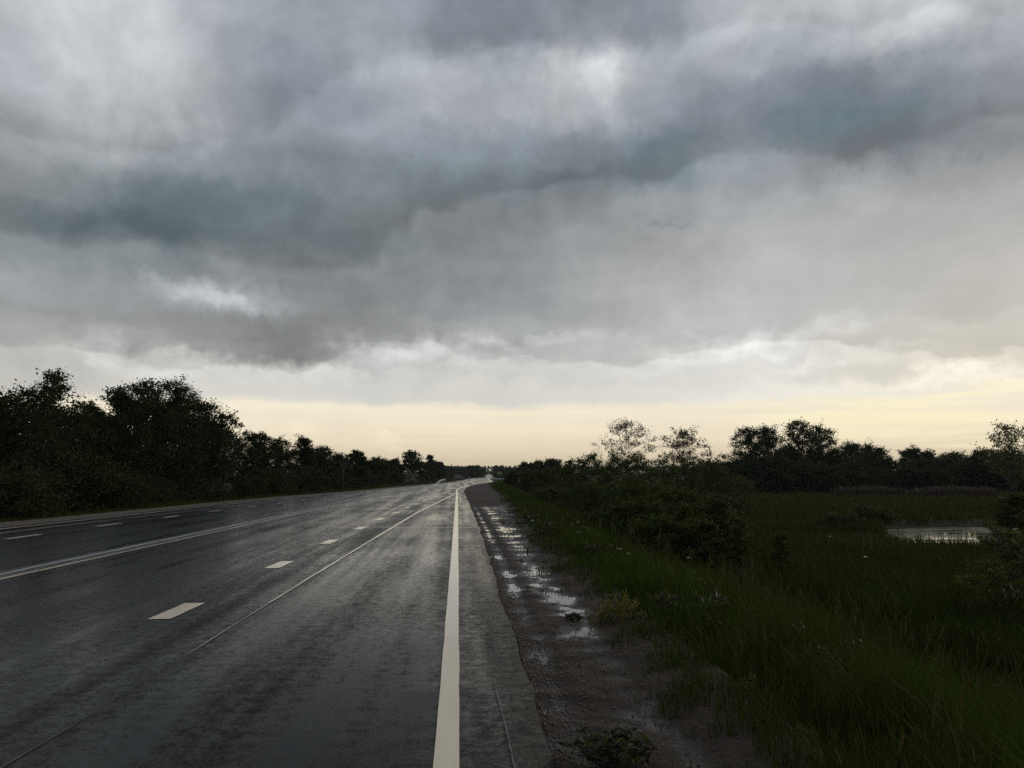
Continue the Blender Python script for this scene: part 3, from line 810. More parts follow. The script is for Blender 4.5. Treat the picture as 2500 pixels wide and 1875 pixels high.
# ------------------------------------------------------------------ left: wood along the road
GL = 'trees of the wood left of the road'
LEFT = [
    (-20, 968, 36, 110, 'round', 'dark tree cut off by the left picture edge, lower than its neighbour', {}),
    (100, 906, 38, 175, 'round', 'tallest leafy tree at the far left, uneven crown with sky holes', dict(leaves=10000, limbs=30, lump=.6)),
    (212, 986, 45, 90, 'bushy', 'low tree filling the dip between the two tall left crowns', {}),
    (285, 946, 47, 130, 'round', 'tree on the left shoulder of the broad crown group', dict(lump=.6)),
    (350, 929, 49, 160, 'round', 'broadest tall tree in the middle of the left wood', dict(leaves=15000, limbs=36)),
    (425, 927, 51, 130, 'round', 'tall tree with a thin pointed leader, right of the broadest crown', dict(limbs=34, cone=.25)),
    (495, 980, 55, 130, 'round', 'tree sloping down on the right end of the tall left group', dict(lump=.6)),
    (545, 1012, 56, 90, 'open', 'thin tree with glowing gaps at the right end of the tall group', dict(leaves=3200)),
    (582, 1032, 68, 50, 'open', 'slender sprig of a tree standing clear against the bright horizon at left', dict(leaves=1100, limbs=12)),
    (622, 1056, 66, 90, 'bushy', 'bushy tree first right of the slender sprig', {}),
    (672, 1070, 72, 90, 'bushy', 'rounded bushy tree left of the pointed young tree', {}),
    (740, 1067, 82, 70, 'round', 'pointed young tree rising above the left hedge', dict(cone=.6, base=.05, limbs=36)),
    (778, 1090, 86, 80, 'bushy', 'bushy tree just right of the pointed young tree', {}),
    (822, 1107, 94, 80, 'bushy', 'low bushy tree behind the first road sign', {}),
    (872, 1101, 104, 55, 'round', 'small tree with a forked top right of the first road sign', dict(lump=.5)),
    (912, 1117, 118, 70, 'bushy', 'low rounded tree in the thinning left hedge', {}),
    (955, 1121, 135, 65, 'bushy', 'low tree left of the lone round-topped tree', {}),
    (1005, 1100, 180, 46, 'round', 'lone round-topped tree with airy crown where the left wood thins out', dict(leaves=4200, lump=.55, base=.4)),
    (1029, 1128, 190, 26, 'open', 'tiny airy tree close beside the lone round-topped tree', dict(leaves=1200)),
    (1050, 1112, 215, 40, 'cone', 'pointed tree last in the left row before the far wood', {}),
    (1066, 1128, 235, 34, 'bushy', 'dark bushy tree leaning on the last pointed tree', {}),
]
for n_, (px, ty, Y, w, kind, lab, kw) in enumerate(LEFT):
    tree(px, ty, Y, w, lab, kind, 100 + n_, GL, 'tree', **kw)
# crowded second row behind
rs = np.random.RandomState(12)
tops = [(-60, 960), (40, 950), (190, 1000), (240, 1000), (330, 960), (450, 965), (530, 1030), (600, 1072), (700, 1080), (800, 1104), (900, 1125), (1000, 1135), (1060, 1140)]
for k in range(26):
    px = -50 + k * 42 + rs.uniform(-8, 8)
    Y = float(np.interp(px, [0, 300, 500, 620, 740, 870, 1005, 1060], [42, 54, 66, 78, 94, 122, 195, 255])) * rs.uniform(1.02, 1.12)
    ty = float(np.interp(px, [t[0] for t in tops], [t[1] for t in tops])) + rs.uniform(4, 22)
    X, _, z = spot(px, Y); H = z_at(px, ty, Y) - z
    v_ = k % 5
    plant('tree', 'back_tree_%d' % v_, (X, Y, z), 'dark tree in the crowded back row of the left wood', 'tree', 'back row trees of the left wood', M['leaf'],
          (H / 7 * .9, H / 7 * .9, H / 7), rs.rand() * 6.28, seed=300 + v_, H=7.0, rad=2.5, base=.08, limbs=24, leaves=7000, leaf=.2, spread=.65, stems=3)
# undergrowth in front of the trees
for k in range(40):
    px = -60 + k * 28 + rs.uniform(-8, 8)
    Y = float(np.interp(px, [0, 300, 500, 620, 740, 870, 1005, 1060], [31, 41, 52, 62, 76, 98, 165, 225])) * rs.uniform(.96, 1.04)
    X, _, z = spot(px, Y)
    H = rs.choice([.9, 1.2, 1.6, 2.1, 2.8]) * rs.uniform(.85, 1.2); v_ = k % 4
    plant('bush', 'under_%d' % v_, (X, Y, z), 'low dark bush in the undergrowth at the foot of the left wood', 'bush', 'undergrowth of the left wood', M['leaf'],
          (H / 2.2 * 1.15, H / 2.2 * 1.15, H / 2.2), rs.rand() * 6.28, ('stem', 'foliage'), seed=340 + v_, H=2.2, rad=1.5, base=.03, limbs=26, leaves=6500, leaf=.11, spread=.6, stems=5)
# two pale leafy weeds at the verge
for px, py, lab, sd_ in [(287, 1212, 'pale ragged weed at the left verge with a raised shoot', 1), (328, 1208, 'pale rounded weed at the left verge right of the ragged one', 2)]:
    X, Y = at(px, py + 12, -.4); z = float(ground_z(X, Y))
    plant('pale_weed', 'pale_%d' % sd_, (X, Y, z), lab, 'weed', 'pale weeds at the left verge', M['weed_pale'], (1, 1, 1), 0, ('stem', 'foliage'),
          seed=370 + sd_, H=.95, rad=.42, base=.3, limbs=12, leaves=380, leaf=.16, spread=.55, stems=3)

# ------------------------------------------------------------------ right: thicket along the bank, hedges behind the meadow
GR = 'willow thicket on the right bank'
BUSH_R = [
    (1252, 1150, 125, 40, 'willow bush at the far tip of the right thicket'),
    (1292, 1148, 98, 60, 'willow bush second from the far tip of the right thicket'),
    (1335, 1141, 78, 80, 'rounded willow bush low in front of the far dark trees'),
    (1385, 1134, 62, 90, 'willow bush left of the high front of the thicket'),
    (1432, 1105, 47, 100, 'high willow with upright shoots at the left front of the thicket'),
    (1490, 1107, 44, 120, 'high dense willow below the airy brownish tree'),
    (1550, 1110, 45, 120, 'high willow right of the densest one, under the airy tree'),
    (1612, 1114, 47, 120, 'willow between the airy tree and the rounder small tree'),
    (1675, 1120, 50, 120, 'willow under the rounder small tree'),
    (1740, 1122, 55, 120, 'willow at the right end of the high thicket'),
    (1345, 1188, 54, 110, 'low willow at the grass edge, far side'),
    (1405, 1182, 44, 120, 'low willow at the grass edge in front of the high front shoots'),
    (1465, 1172, 35, 150, 'spreading low willow half way along the bank'),
    (1560, 1162, 28, 210, 'large rounded willow nearest the bank, dome-shaped'),
    (1655, 1190, 26, 170, 'willow right of the large dome-shaped one'),
    (1490, 1240, 26, 130, 'small dark willow before the dome-shaped one'),
    (1600, 1262, 19.5, 170, 'dark nearest willow where the thicket meets the tall grass'),
    (1690, 1270, 19, 130, 'nearest willow at the right end of the thicket'),
    (1742, 1212, 25, 150, 'broad willow closing the thicket towards the open meadow'),
    (1660, 1228, 22, 160, 'dark willow tucked behind the nearest two'),
    (1555, 1225, 23, 150, 'dark willow below the dome-shaped one'),
    (1790, 1160, 62, 120, 'willow standing apart right of the high thicket before the hedge'),
]
for n_, (px, ty, Y, w, lab) in enumerate(BUSH_R):
    X, _, z = spot(px, Y); H = z_at(px, ty, Y) - z; r_ = max(w * Y / FPX / 2, .35 * H)
    plant('willow_bush', 'willow_%d' % n_, (X, Y, z), lab, 'bush', GR, M['leaf_willow'], (1, 1, 1), 0, ('stem', 'foliage'),
          seed=400 + n_, H=H, rad=r_, base=.03, limbs=30, leaves=12000 if Y < 60 else 6000, leaf=max(.085, Y / 778 * 1.5), spread=.5, stems=6)
RIGHT = [
    (1283, 1130, 235, 46, 'round', 'first dark tree right of the road on the skyline', {}),
    (1312, 1128, 215, 46, 'round', 'flat-topped dark tree, second right of the road', dict(flat=1)),
    (1346, 1121, 180, 66, 'round', 'dome-shaped dark tree left of the willow thicket', {}),
    (1391, 1124, 120, 36, 'open', 'small feathery tree left of the high thicket', dict(leaves=2600)),
    (1530, 1024, 70, 132, 'open', 'airy brownish tree with bare-looking branches above the thicket', dict(leaves=3600, limbs=30, base=.40, leafmat=M['leaf_brown'], leaf=.13, twig=10, thick=.005, spread=.26)),
    (1672, 1044, 74, 132, 'open', 'rounder small tree right of the airy brownish one', dict(leaves=6500, limbs=28, base=.32, leafmat=M['leaf_brown'], leaf=.14, twig=9, thick=.006, spread=.30)),
    (1832, 1044, 120, 100, 'round', 'left tree of the broad clump behind the meadow', dict(lump=.6, leaves=12000)),
    (1878, 1040, 123, 90, 'round', 'second tree of the broad clump behind the meadow', dict(lump=.6, leaves=12000)),
    (1955, 1027, 126, 96, 'round', 'highest pointed tree of the broad clump behind the meadow', dict(cone=.2, leaves=12000)),
    (2008, 1040, 128, 100, 'round', 'right tree of the broad clump behind the meadow', dict(leaves=12000)),
    (2078, 1080, 132, 100, 'round', 'rounded tree stepping down right of the clump', {}),
    (2130, 1084, 138, 90, 'round', 'rounded tree before the dip in the right skyline', {}),
    (2228, 1092, 150, 70, 'round', 'small tree with a pointed tuft on the right skyline', dict(cone=.3)),
    (2262, 1100, 152, 70, 'round', 'low round tree right of the pointed tuft', {}),
    (2325, 1102, 190, 110, 'round', 'broad low far tree in the right skyline', {}),
    (2405, 1097, 120, 100, 'round', 'dark dome tree left of the lighter treetop at the right edge', {}),
    (2470, 1094, 115, 120, 'round', 'dark dome tree behind the lighter treetop at the right edge', {}),
]
for n_, (px, ty, Y, w, kind, lab, kw) in enumerate(RIGHT):
    kw = dict(kw); lm = kw.pop('leafmat', None)
    tree(px, ty, Y, w, lab, kind, 200 + n_, 'trees right of the road', 'tree', lm, **kw)
# hedge behind the meadow
for k in range(27):
    px = 1735 + k * 32 + rs.uniform(-8, 8); Y = rs.uniform(112, 122) if k % 2 else rs.uniform(126, 140)
    ty = float(np.interp(px, [1735, 1790, 1900, 2050, 2150, 2300, 2400, 2600], [1120, 1112, 1085, 1095, 1108, 1112, 1112, 1110])) + rs.uniform(-2, 12)
    if px > 1780 and k % 2: ty += 25
    X, _, z = spot(px, Y); H = z_at(px, ty, Y) - z; v_ = k % 5
    plant('hedge_bush', 'hedge_%d' % v_, (X, Y, z), 'dark tall bush in the hedge closing the meadow behind the pond', 'bush', 'hedge behind the meadow', M['leaf'],
          (H / 5 * 1.15, H / 5 * 1.15, H / 5), rs.rand() * 6.28, ('stem', 'foliage'), seed=440 + v_, H=5.0, rad=2.6, base=.02, limbs=28, leaves=7000, leaf=.25, spread=.6, stems=5)
# near sapling and bushes at the right edge
X, Y, z = spot(2474, 62)
plant('tree', 'edge_tree', (X, Y, z), 'small lighter leafy treetop on the skyline at the right edge', 'tree', None, M['leaf_pale'], (1, 1, 1), 0, ('trunk', 'crown'),
      seed=501, H=z_at(2474, 1032, Y) - z, rad=2.1, base=.42, limbs=28, leaves=4200, leaf=.17, spread=.4, twig=8, thick=.008)
for px, ty, Y, w, lab, sd_ in [(2485, 1205, 30, 120, 'dark bush low in the meadow below the right-edge treetop', 1), (2440, 1285, 15.5, 170, 'leafy bush hanging in front of the pond at the right edge', 2),
                          (2535, 1262, 14, 150, 'leafy bush cut off by the right picture edge', 3), (2120, 1232, 45, 110, 'dark bush at the left bank of the pond, mirrored in it', 4),
                          (2050, 1250, 43, 90, 'low dark bush left of the pond-bank bush', 5)]:
    X, Y, z = spot(px, Y); H = z_at(px, ty, Y) - z
    plant('bush', 'edge_bush_%d' % sd_, (X, Y, z), lab, 'bush', None, M['leaf_willow' if sd_ > 3 or sd_ == 1 else 'leaf_pale'], (1, 1, 1), 0, ('stem', 'foliage'),
          seed=510 + sd_, H=H, rad=w * Y / FPX / 2, base=.1, limbs=26, leaves=2800 if sd_ in (2, 3) else 6000, leaf=.085 if Y < 20 else .12, spread=.5, stems=4)
# slender young plants in the meadow
for px, ty, Y, lab, sd_ in [(1800, 1258, 19, 'slender dark sapling in the tall grass right of the thicket', 1), (1712, 1225, 24, 'slender dark sapling against the nearest willows', 2), (1900, 1300, 22, 'thin low sapling in the grass before the pond', 3)]:
    X, Y, z = spot(px, Y); H = z_at(px, ty, Y) - z
    plant('sapling', 'young_%d' % sd_, (X, Y, z), lab, 'sapling', None, M['leaf_willow'], (1, 1, 1), 0, ('trunk', 'crown'),
          seed=520 + sd_, H=H, rad=.34, base=.15, limbs=20, leaves=1500, leaf=.08, spread=.6, cone=.4)

# ------------------------------------------------------------------ far country: scattered trees and the wood on the skyline
FAR = [(1088, 1138, 420, 26), (1104, 1139, 450, 24), (1122, 1138, 470, 26), (1140, 1140, 520, 26), (1157, 1136, 430, 34), (1167, 1140, 500, 26), (1180, 1141, 640, 16),
       (1216, 1137, 560, 30), (1228, 1140, 560, 30), (1240, 1141, 480, 26), (1255, 1142, 430, 26), (1268, 1141, 400, 24)]
for k, (px, ty, Y, w) in enumerate(FAR):
    X, _, z = spot(px, Y); H = z_at(px, ty, Y) - z; r_ = w * Y / FPX / 2; v_ = k % 3
    lab = {4: 'round dark distant tree just left of where the road vanishes', 7: 'small distant tree knob above the lime road sign'}.get(k, 'small distant tree in the dark row where the road vanishes')
    plant('tree', 'far_%d' % v_, (X, Y, z), lab, 'tree', 'distant trees where the road vanishes', M['leaf'],
          (r_ / 3, r_ / 3, H / 8), rs.rand() * 6.28, seed=600 + v_, H=8.0, rad=3.0, base=.05, limbs=22, leaves=4000, leaf=.7, spread=.55, stems=3)
rs = np.random.RandomState(77)
n = 26000
az = np.radians(rs.uniform(-48, 56, n)); dist = rs.uniform(1150, 1700, n)
cx, cy = np.sin(az) * dist, np.cos(az) * dist
hh = 7 + 7 * vnoise(cx, cy, 45, 51, 3) + 4 * vnoise(cx, cy, 14, 52, 2)
keep = (np.abs(cx - (XL(cy) + XR(cy)) / 2) > 25) | (cy > 1260)
c = np.stack([cx, cy, ground_z(cx, cy) + hh * rs.rand(n) ** .6 - .5], -1)[keep]
lv, lq = leaf_quads(rs, c, 3.6, aspect=.8)
obj('far_wood', mesh_np('far_wood', lv, lq, mats=[M['leaf']]), label='far dark wood along the whole skyline', cat='wood', kind='stuff')

# ------------------------------------------------------------------ grass
def blades(rs, x, y, z, h, w, lean=.45):
    n = len(x)
    a_ = rs.rand(n) * 6.283; l = rs.rand(n) * lean * h; b_ = a_ + 1.57 + rs.randn(n) * .5
    dx_, dy_ = np.cos(a_), np.sin(a_); wx_, wy_ = np.cos(b_) * w / 2, np.sin(b_) * w / 2
    p0 = np.stack([x, y, z - .03], -1); W = np.stack([wx_, wy_, np.zeros(n)], -1)
    mid = p0 + np.stack([dx_ * l * .3, dy_ * l * .3, h * .55], -1)
    tip = p0 + np.stack([dx_ * l, dy_ * l, h * (1 - .15 * rs.rand(n))], -1)
    v = np.stack([p0 - W, p0 + W, mid + W * .75, mid - W * .75, tip], 1).reshape(-1, 3)
    k = np.arange(n)[:, None] * 5
    return v, k + np.array([[0, 1, 2, 3]]), k + np.array([[3, 2, 4]])
class Blades:
    def __init__(s): s.v, s.q, s.t, s.b = [], [], [], 0
    def add(s, r_):
        v, q_, t_ = r_; s.v.append(v); s.q.append(q_ + s.b); s.t.append(t_ + s.b); s.b += len(v)
    def mesh(s, name, matl): return mesh_np(name, np.concatenate(s.v), np.concatenate(s.q), np.concatenate(s.t), mats=[matl])
rs = np.random.RandomState(9)
def edge_noise(y): return .55 * (vnoise(y, y * 0, 1.6, 61, 3) - .5) + .35 * (vnoise(y, y * 0 + 9, .4, 62, 2) - .5)
B = Blades()
# bank beside the shoulder, near to far
for y0, y1, dmax, dens, w in [(1.2, 7, 7.5, 1500, .007), (7, 14, 9, 700, .010), (14, 26, 10, 300, .016), (26, 50, 10, 120, .028), (50, 100, 9, 45, .05), (100, 175, 9, 16, .10)]:
    n = int((y1 - y0) * dmax * dens)
    y = rs.uniform(y0, y1, n); d = rs.rand(n) ** 1.0 * (dmax + .4) - .4
    x = XS(y) - .12 + edge_noise(y) + d
    cl_ = vnoise(x, y, .35, 63, 2); pt = vnoise(x, y, 1.8, 64, 2)
    keep = rs.rand(n) < (.25 + 1.1 * cl_) * np.where(d < .12, 1.3 * sstep(.50 + .35 * sstep(.1, -.4, d), .62 + .35 * sstep(.1, -.4, d), vnoise(x, y, .28, 75, 3)), 1)
    x, y, d, cl_, pt = x[keep], y[keep], d[keep], cl_[keep], pt[keep]
    h = (.16 + .55 * sstep(0, 1.6, d)) * (.45 + .6 * rs.rand(len(x))) * (.30 + .95 * cl_ ** 1.5 + .6 * pt)
    zz_ = np.where(x < XS(y) + .4, np.maximum(shoulder_z(x, y), ground_z(x, y)), ground_z(x, y))
    B.add(blades(rs, x, y, zz_, h, w * (.7 + .6 * rs.rand(len(x))), np.where(d < .3, .9, .65)))
obj('grass', B.mesh('bank_grass', M['grass']), label='tall lush green grass on the bank right of the road', cat='grass', kind='stuff')
B = Blades()
for y0, y1, dens, w in [(2, 14, 260, .014), (14, 26, 130, .022), (26, 45, 55, .035), (45, 80, 20, .06), (80, 130, 8, .11)]:
    xm = 0.85 * y1 + 4
    n = int((y1 - y0) * xm * dens)
    y = rs.uniform(y0, y1, n); x = XS(y) + 6.5 + rs.rand(n) * xm
    px = x / y
    keep = (px < .86) & (pond_r(x, y) > 1.0) & (rs.rand(n) < .35 + vnoise(x, y, .8, 65, 2))
    x, y = x[keep], y[keep]
    h = (.35 + .75 * vnoise(x, y, 2.2, 66, 3)) * (.5 + .7 * rs.rand(len(x)))
    near_pond = pond_r(x, y); h = np.where((near_pond < 1.7) & (y < PY0), h * .35, h)
    B.add(blades(rs, x, y, ground_z(x, y), h, w * (.7 + .6 * rs.rand(len(x))), .35))
obj('meadow_grass', B.mesh('meadow_grass', M['meadow']), label='rank olive meadow grass around the pond', cat='grass', kind='stuff')
# dry straw and seed stems standing above the bank grass
n = 3600
y = 1.6 * (22 ** rs.rand(n)); d = rs.rand(n) * 7.5 + .15; x = XS(y) + edge_noise(y) + d
keep = rs.rand(n) < .15 + 1.1 * vnoise(x, y, 1.1, 81, 2) ** 2; x, y, d = x[keep], y[keep], d[keep]; n = len(x)
h = (.35 + .55 * sstep(0, 1.8, d)) * (.6 + .6 * rs.rand(n)); zz_ = ground_z(x, y)
B = Blades(); B.add(blades(rs, x, y, zz_, h, .004 + .0011 * y, .7))
k_ = rs.rand(n) < .5
for j in range(3):
    B.add(blades(rs, x[k_] + rs.randn(k_.sum()) * .012, y[k_] + rs.randn(k_.sum()) * .012, zz_[k_] + h[k_] * (.72 + .08 * j), h[k_] * .16, .007 + .0012 * y[k_], .8))
obj('seed_stems', B.mesh('seed_stems', M['straw']), label='dry straw stems and seed heads standing in the bank grass', cat='stems', kind='stuff')
for k in range(16):
    y_ = 4.6 * (5.5 ** rs.rand()); x_ = float(XS(y_)) + rs.uniform(.25, 3.5); hh_ = rs.uniform(.28, .55)
    plant('broad_weed', 'broad_%d' % (k % 4), (x_, y_, float(ground_z(x_, y_))), 'broad-leaved weed clump among the tall grass of the right bank', 'weed', 'broad-leaved weeds in the bank grass', M['weed_green'],
          (hh_ / .4, hh_ / .4, hh_ / .4), rs.rand() * 6.28, ('stem', 'foliage'), seed=900 + k % 4, H=.4, rad=.22, base=.05, limbs=16, leaves=420, leaf=.042, spread=.45, stems=5, twig=4)
# reeds at the near bank of the pond
n = 420
a_ = rs.uniform(math.pi * 1.02, math.pi * 1.98, n); q_ = rs.uniform(.93, 1.12, n)
rr2 = q_ / (1 + .10 * np.sin(3 * a_ + 1) + .07 * np.sin(5 * a_))
x = PX0 + PRX * rr2 * np.cos(a_); y = PY0 + PRY * rr2 * np.sin(a_)
B = Blades(); B.add(blades(rs, x, y, np.minimum(ground_z(x, y), WATER), .5 + .8 * rs.rand(n) ** 2, .035, .5))
obj('reeds', B.mesh('reeds', M['meadow']), label='thin reeds standing along the near bank of the pond', cat='reeds', kind='stuff')
# left verge grass
B = Blades()
for y0, y1, dens, w in [(14, 45, 90, .03), (45, 100, 28, .06), (100, 340, 5, .16)]:
    n = int((y1 - y0) * 7 * dens)
    y = rs.uniform(y0, y1, n); d = rs.rand(n) * 7
    x = XL(y) - 2.2 - d + .3 * (vnoise(y, y * 0, 1.5, 68) - .5)
    h = (.14 + .5 * sstep(0, 4, d)) * (.5 + .7 * rs.rand(n)) * (.6 + .8 * vnoise(x, y, 1.5, 69, 2))
    B.add(blades(rs, x, y, ground_z(x, y), h, w * (.7 + .6 * rs.rand(n))))
obj('grass', B.mesh('verge_grass', M['meadow']), label='short yellowish green grass on the verge left of the road', cat='grass', kind='stuff')
# small weeds on the bare shoulder
B = Blades()
for k in range(130):
    y = 2.6 * (14 ** rs.rand()); wdt = float(XS(y) - XR(y)); x = float(XR(y)) + wdt * (.18 + .85 * rs.rand() ** .7)
    n = int(rs.uniform(14, 60)); r_ = rs.uniform(.05, .16)
    xx = x + rs.randn(n) * r_ * 1.4; yy = y + rs.randn(n) * r_
    ok = xx > XR(yy) + .05; xx, yy = xx[ok], yy[ok]
    if len(xx) < 2: continue
    B.add(blades(rs, xx, yy, shoulder_z(xx, yy), rs.uniform(.02, .08) * (.4 + rs.rand(len(xx))), .006 + .0006 * y, 2.2))
obj('shoulder_weeds', B.mesh('shoulder_weeds', M['weed_green']), label='sparse low weeds scattered over the wet bare shoulder', cat='weeds', kind='stuff')
# loose chippings on the shoulder
n = 9000
y = 2.2 * (16 ** rs.rand(n)); d = np.where(rs.rand(n) < .5, np.abs(rs.randn(n)) * .14 + .03, rs.rand(n) * 1.3)
x = XR(y) + d; ok = (x < XS(y) + .15) & (rs.rand(n) < .2 + 1.2 * vnoise(x, y, .4, 71, 2)); x, y = x[ok], y[ok]; n = len(x)
s_ = rs.uniform(.003, .011, n) * (1 + .02 * y); z = shoulder_z(x, y) + s_ * .3
o_ = np.array([(1, 0, 0), (0, 1, 0), (-1, 0, 0), (0, -1, 0), (0, 0, .7), (0, 0, -.7)], float)
v = np.stack([x, y, z], -1)[:, None] + o_[None] * s_[:, None, None] * rs.uniform(.6, 1.3, (n, 6, 1))
t_ = np.array([(0, 1, 4), (1, 2, 4), (2, 3, 4), (3, 0, 4), (1, 0, 5), (2, 1, 5), (3, 2, 5), (0, 3, 5)])
obj('gravel', mesh_np('gravel', v, tris=(np.arange(n)[:, None, None] * 6 + t_[None]).reshape(-1, 3), mats=[M['stone']]), label='loose dark chippings along the broken asphalt edge', cat='gravel', kind='stuff')

# ------------------------------------------------------------------ single plants on the bank
def spike_plant(name, px, py, topy, lab, cat, group, matl, seed, n_stem=3, rad=.06, leafy=160, leaf=.05, z0=None):
    """upright flowering stems seen in the verge: base at a pixel, top at a height"""
    x, y = at(px, py, -.25 if z0 is None else z0)
    z = float(ground_z(x, y)) if z0 is None else float(shoulder_z(x, y)[0])
    H = max(.15, z_at(px, topy, y) - z); rs_ = np.random.RandomState(seed)
    e = empty(name, (x, y, z), lab, cat, group)
    paths, C = [], []
    for k in range(n_stem):
        b_ = rs_.randn(2) * rad * .5; t_ = b_ + rs_.randn(2) * rad; hk = H * (1 if k == 0 else rs_.uniform(.55, .95))
        P = np.array([[b_[0], b_[1], -.04], [(b_[0] + t_[0]) / 2, (b_[1] + t_[1]) / 2, hk * .5], [t_[0], t_[1], hk]])
        paths.append((P, [.005, .004, .0015]))
        m_ = max(8, leafy // n_stem); f = rs_.rand(m_)
        for j in range(m_):
            p = np.array([np.interp(f[j], [0, .5, 1], P[:, i_]) for i_ in range(3)])
            C.append(p + rs_.randn(3) * np.array([1, 1, .4]) * (.05 * (1 - f[j]) + .015))
    wv, wq = tubes_np(paths); lv, lq = leaf_quads(rs_, np.array(C), leaf, .6, .4)
    obj('stem', mesh_np('weed_stem', wv, wq, mats=[matl]), e)
    obj('foliage', mesh_np('weed_foliage', lv, lq, mats=[matl]), e)
    return e
for k, (px, py, ty, lab) in enumerate([
        (1455, 1520, 1458, 'yellow flowering weed, leftmost of three at the shoulder edge'),
        (1487, 1525, 1448, 'yellow flowering weed, middle of three at the shoulder edge'),
        (1520, 1530, 1440, 'greener flowering weed, right of two yellow ones at the shoulder edge')]):
    spike_plant('yellow_weed', px, py, ty, lab, 'weed', 'yellow weeds at the shoulder edge', M['weed_yellow'], 700 + k, 9, .12, 300, .03, z0=-.05)
for k, (px, py, ty, lab) in enumerate([
        (1822, 1770, 1645, 'tall pale green spike at the grass edge, nearest the shoulder'),
        (1570, 1600, 1490, 'upright pale green weed at the grass edge behind the big puddle'),
        (1892, 1900, 1822, 'pale green spike cut by the lower picture edge'),
        (1960, 1900, 1850, 'short pale spike low right by the lower picture edge'),
        (2282, 1640, 1600, 'thin seed spike alone in the dark right-hand grass'),
        (1362, 1425, 1360, 'upright weed at the grass edge beside the far puddles'),
        (1330, 1400, 1372, 'short upright weed between far puddles and grass')]):
    spike_plant('spike_weed', px, py, ty, lab, 'weed', 'upright weeds along the grass edge', M['weed_green'], 720 + k, 2, .03, 150, .04)
# leafy clump in the foreground of the shoulder
x, y = at(1500, 1868, -.05)
plant('leafy_weed', 'front_weed', (x, y, float(shoulder_z(x, y)[0])), 'leafy green weed clump on the bare soil at the lower picture edge', 'weed', None, M['weed_green'], (1, 1, 1), 0, ('stem', 'foliage'),
      seed=741, H=.17, rad=.21, base=.05, limbs=18, leaves=420, leaf=.035, spread=.5, stems=6)
x, y = at(1400, 1512, -.05)
plant('leafy_weed', 'front_weed_2', (x, y, float(shoulder_z(x, y)[0])), 'small dark weed tuft standing in the biggest puddle', 'weed', None, M['weed_green'], (1, 1, 1), 0, ('stem', 'foliage'),
      seed=742, H=.09, rad=.09, base=.05, limbs=12, leaves=110, leaf=.03, spread=.5, stems=5)
# white umbels in the bank grass
UMB = [(1293, 1262), (1312, 1258), (1300, 1272), (1340, 1278), (1398, 1282), (1412, 1275), (1425, 1288), (1436, 1296), (1412, 1300), (1490, 1332), (1512, 1340), (1535, 1352), (1612, 1372), (1620, 1380), (1640, 1388), (1680, 1362), (1950, 1520), (1962, 1532), (1938, 1530), (2028, 1310), (2112, 1360)]
for k, (px, py) in enumerate(UMB):
    x, y = at(px, py, .12 if px < 1600 else -.2)
    z = float(ground_z(x, y)); H = max(.2, z_at(px, py, y) - z); r_ = np.random.RandomState(800 + k)
    lab = {16: 'white flower head highest of three in the dark near grass', 17: 'white flower head right in the dark near grass', 18: 'white flower head left in the dark near grass',
           15: 'lone white flower head before the nearest willow', 19: 'white flower head left of the pond', 20: 'white flower head below the pond'}.get(k, 'small white flower head in the bank grass beside the puddled shoulder')
    e = empty('white_flower', (x, y, z), lab, 'flower', 'white flowers in the bank grass')
    wv, wq = tubes_np([(np.array([[0, 0, -.04], [.02, .01, H * .5], [0, 0, H]]), [.004, .003, .002])])
    obj('stem', mesh_np('flower_stem', wv, wq, mats=[M['weed_green']]), e)
    m_ = 12; c = np.stack([r_.uniform(-1, 1, m_) * .026 * (1 + y * .02), r_.uniform(-1, 1, m_) * .026 * (1 + y * .02), H + r_.rand(m_) * .012], -1)
    lv, lq = leaf_quads(r_, c, .02 * (1 + y * .05), 0, .8)
    obj('umbel', mesh_np('umbel', lv, lq, mats=[M['petal']]), e)
# fireweed patches at the far side of the meadow
for k, (p0, p1, Y, lab) in enumerate([(2050, 2185, 104, 'patch of dull pink fireweed before the hedge, left one'), (2240, 2400, 98, 'patch of dull pink fireweed before the hedge, longer right one')]):
    n = 2600; r_ = np.random.RandomState(850 + k)
    x = r_.uniform(x_at(p0, Y), x_at(p1, Y), n); y = Y + r_.uniform(-3, 3, n)
    h = (1.3 + .5 * vnoise(x, y, 2, 91, 2)) * (.6 + .5 * r_.rand(n))
    B = Blades(); B.add(blades(r_, x, y, ground_z(x, y), h, .13, .2))
    obj('fireweed', B.mesh('fireweed', M['fireweed']), label=lab, cat='flowers', group='fireweed patches', kind='stuff')

# ================================================================== things beside the road
def road_sign(px, base_y, x_off, w, h, zc, label, front, pole_h, Y, plates=1, inner=None):
    X = x_at(px, Y); z = float(ground_z(X, Y))
    e = empty('road_sign', (X, Y, z), label, 'sign', 'road signs', 0)
    b_ = MB(); b_.tube([(0, 0, -.4), (0, 0, pole_h)], .04, 8); obj('pole', b_.mesh('sign_pole', M['post']), e)
    for k in range(plates):
        zz = zc - k * (h + .06)
        b_ = MB(); b_.box((0, -.05, zz), (w, .025, h)); p = obj('plate', b_.mesh('sign_plate', front), e)
        b_ = MB(); b_.box((0, -.068, zz + h * .25), (w * .9, .012, .03)); b_.box((0, -.068, zz - h * .25), (w * .9, .012, .03))
        if inner is None: obj('bracket', b_.mesh('sign_bracket', M['post']), p)
        else:
            b2 = MB(); b2.box((0, -.070, zz - h * .06), (w * .5, .012, h * .8)); obj('symbol_panel', b2.mesh('sign_symbol', inner), p)
    return e
road_sign(838, 1190, 0, .72, .95, 3.0, 'grey back of a tall road sign before the left hedge', M['sign_back'], 3.5, 88)
road_sign(1045, 1178, 0, .80, .80, 3.0, 'two stacked grey sign backs on one pole near the end of the left wood', M['sign_back'], 3.4, 222, 2)
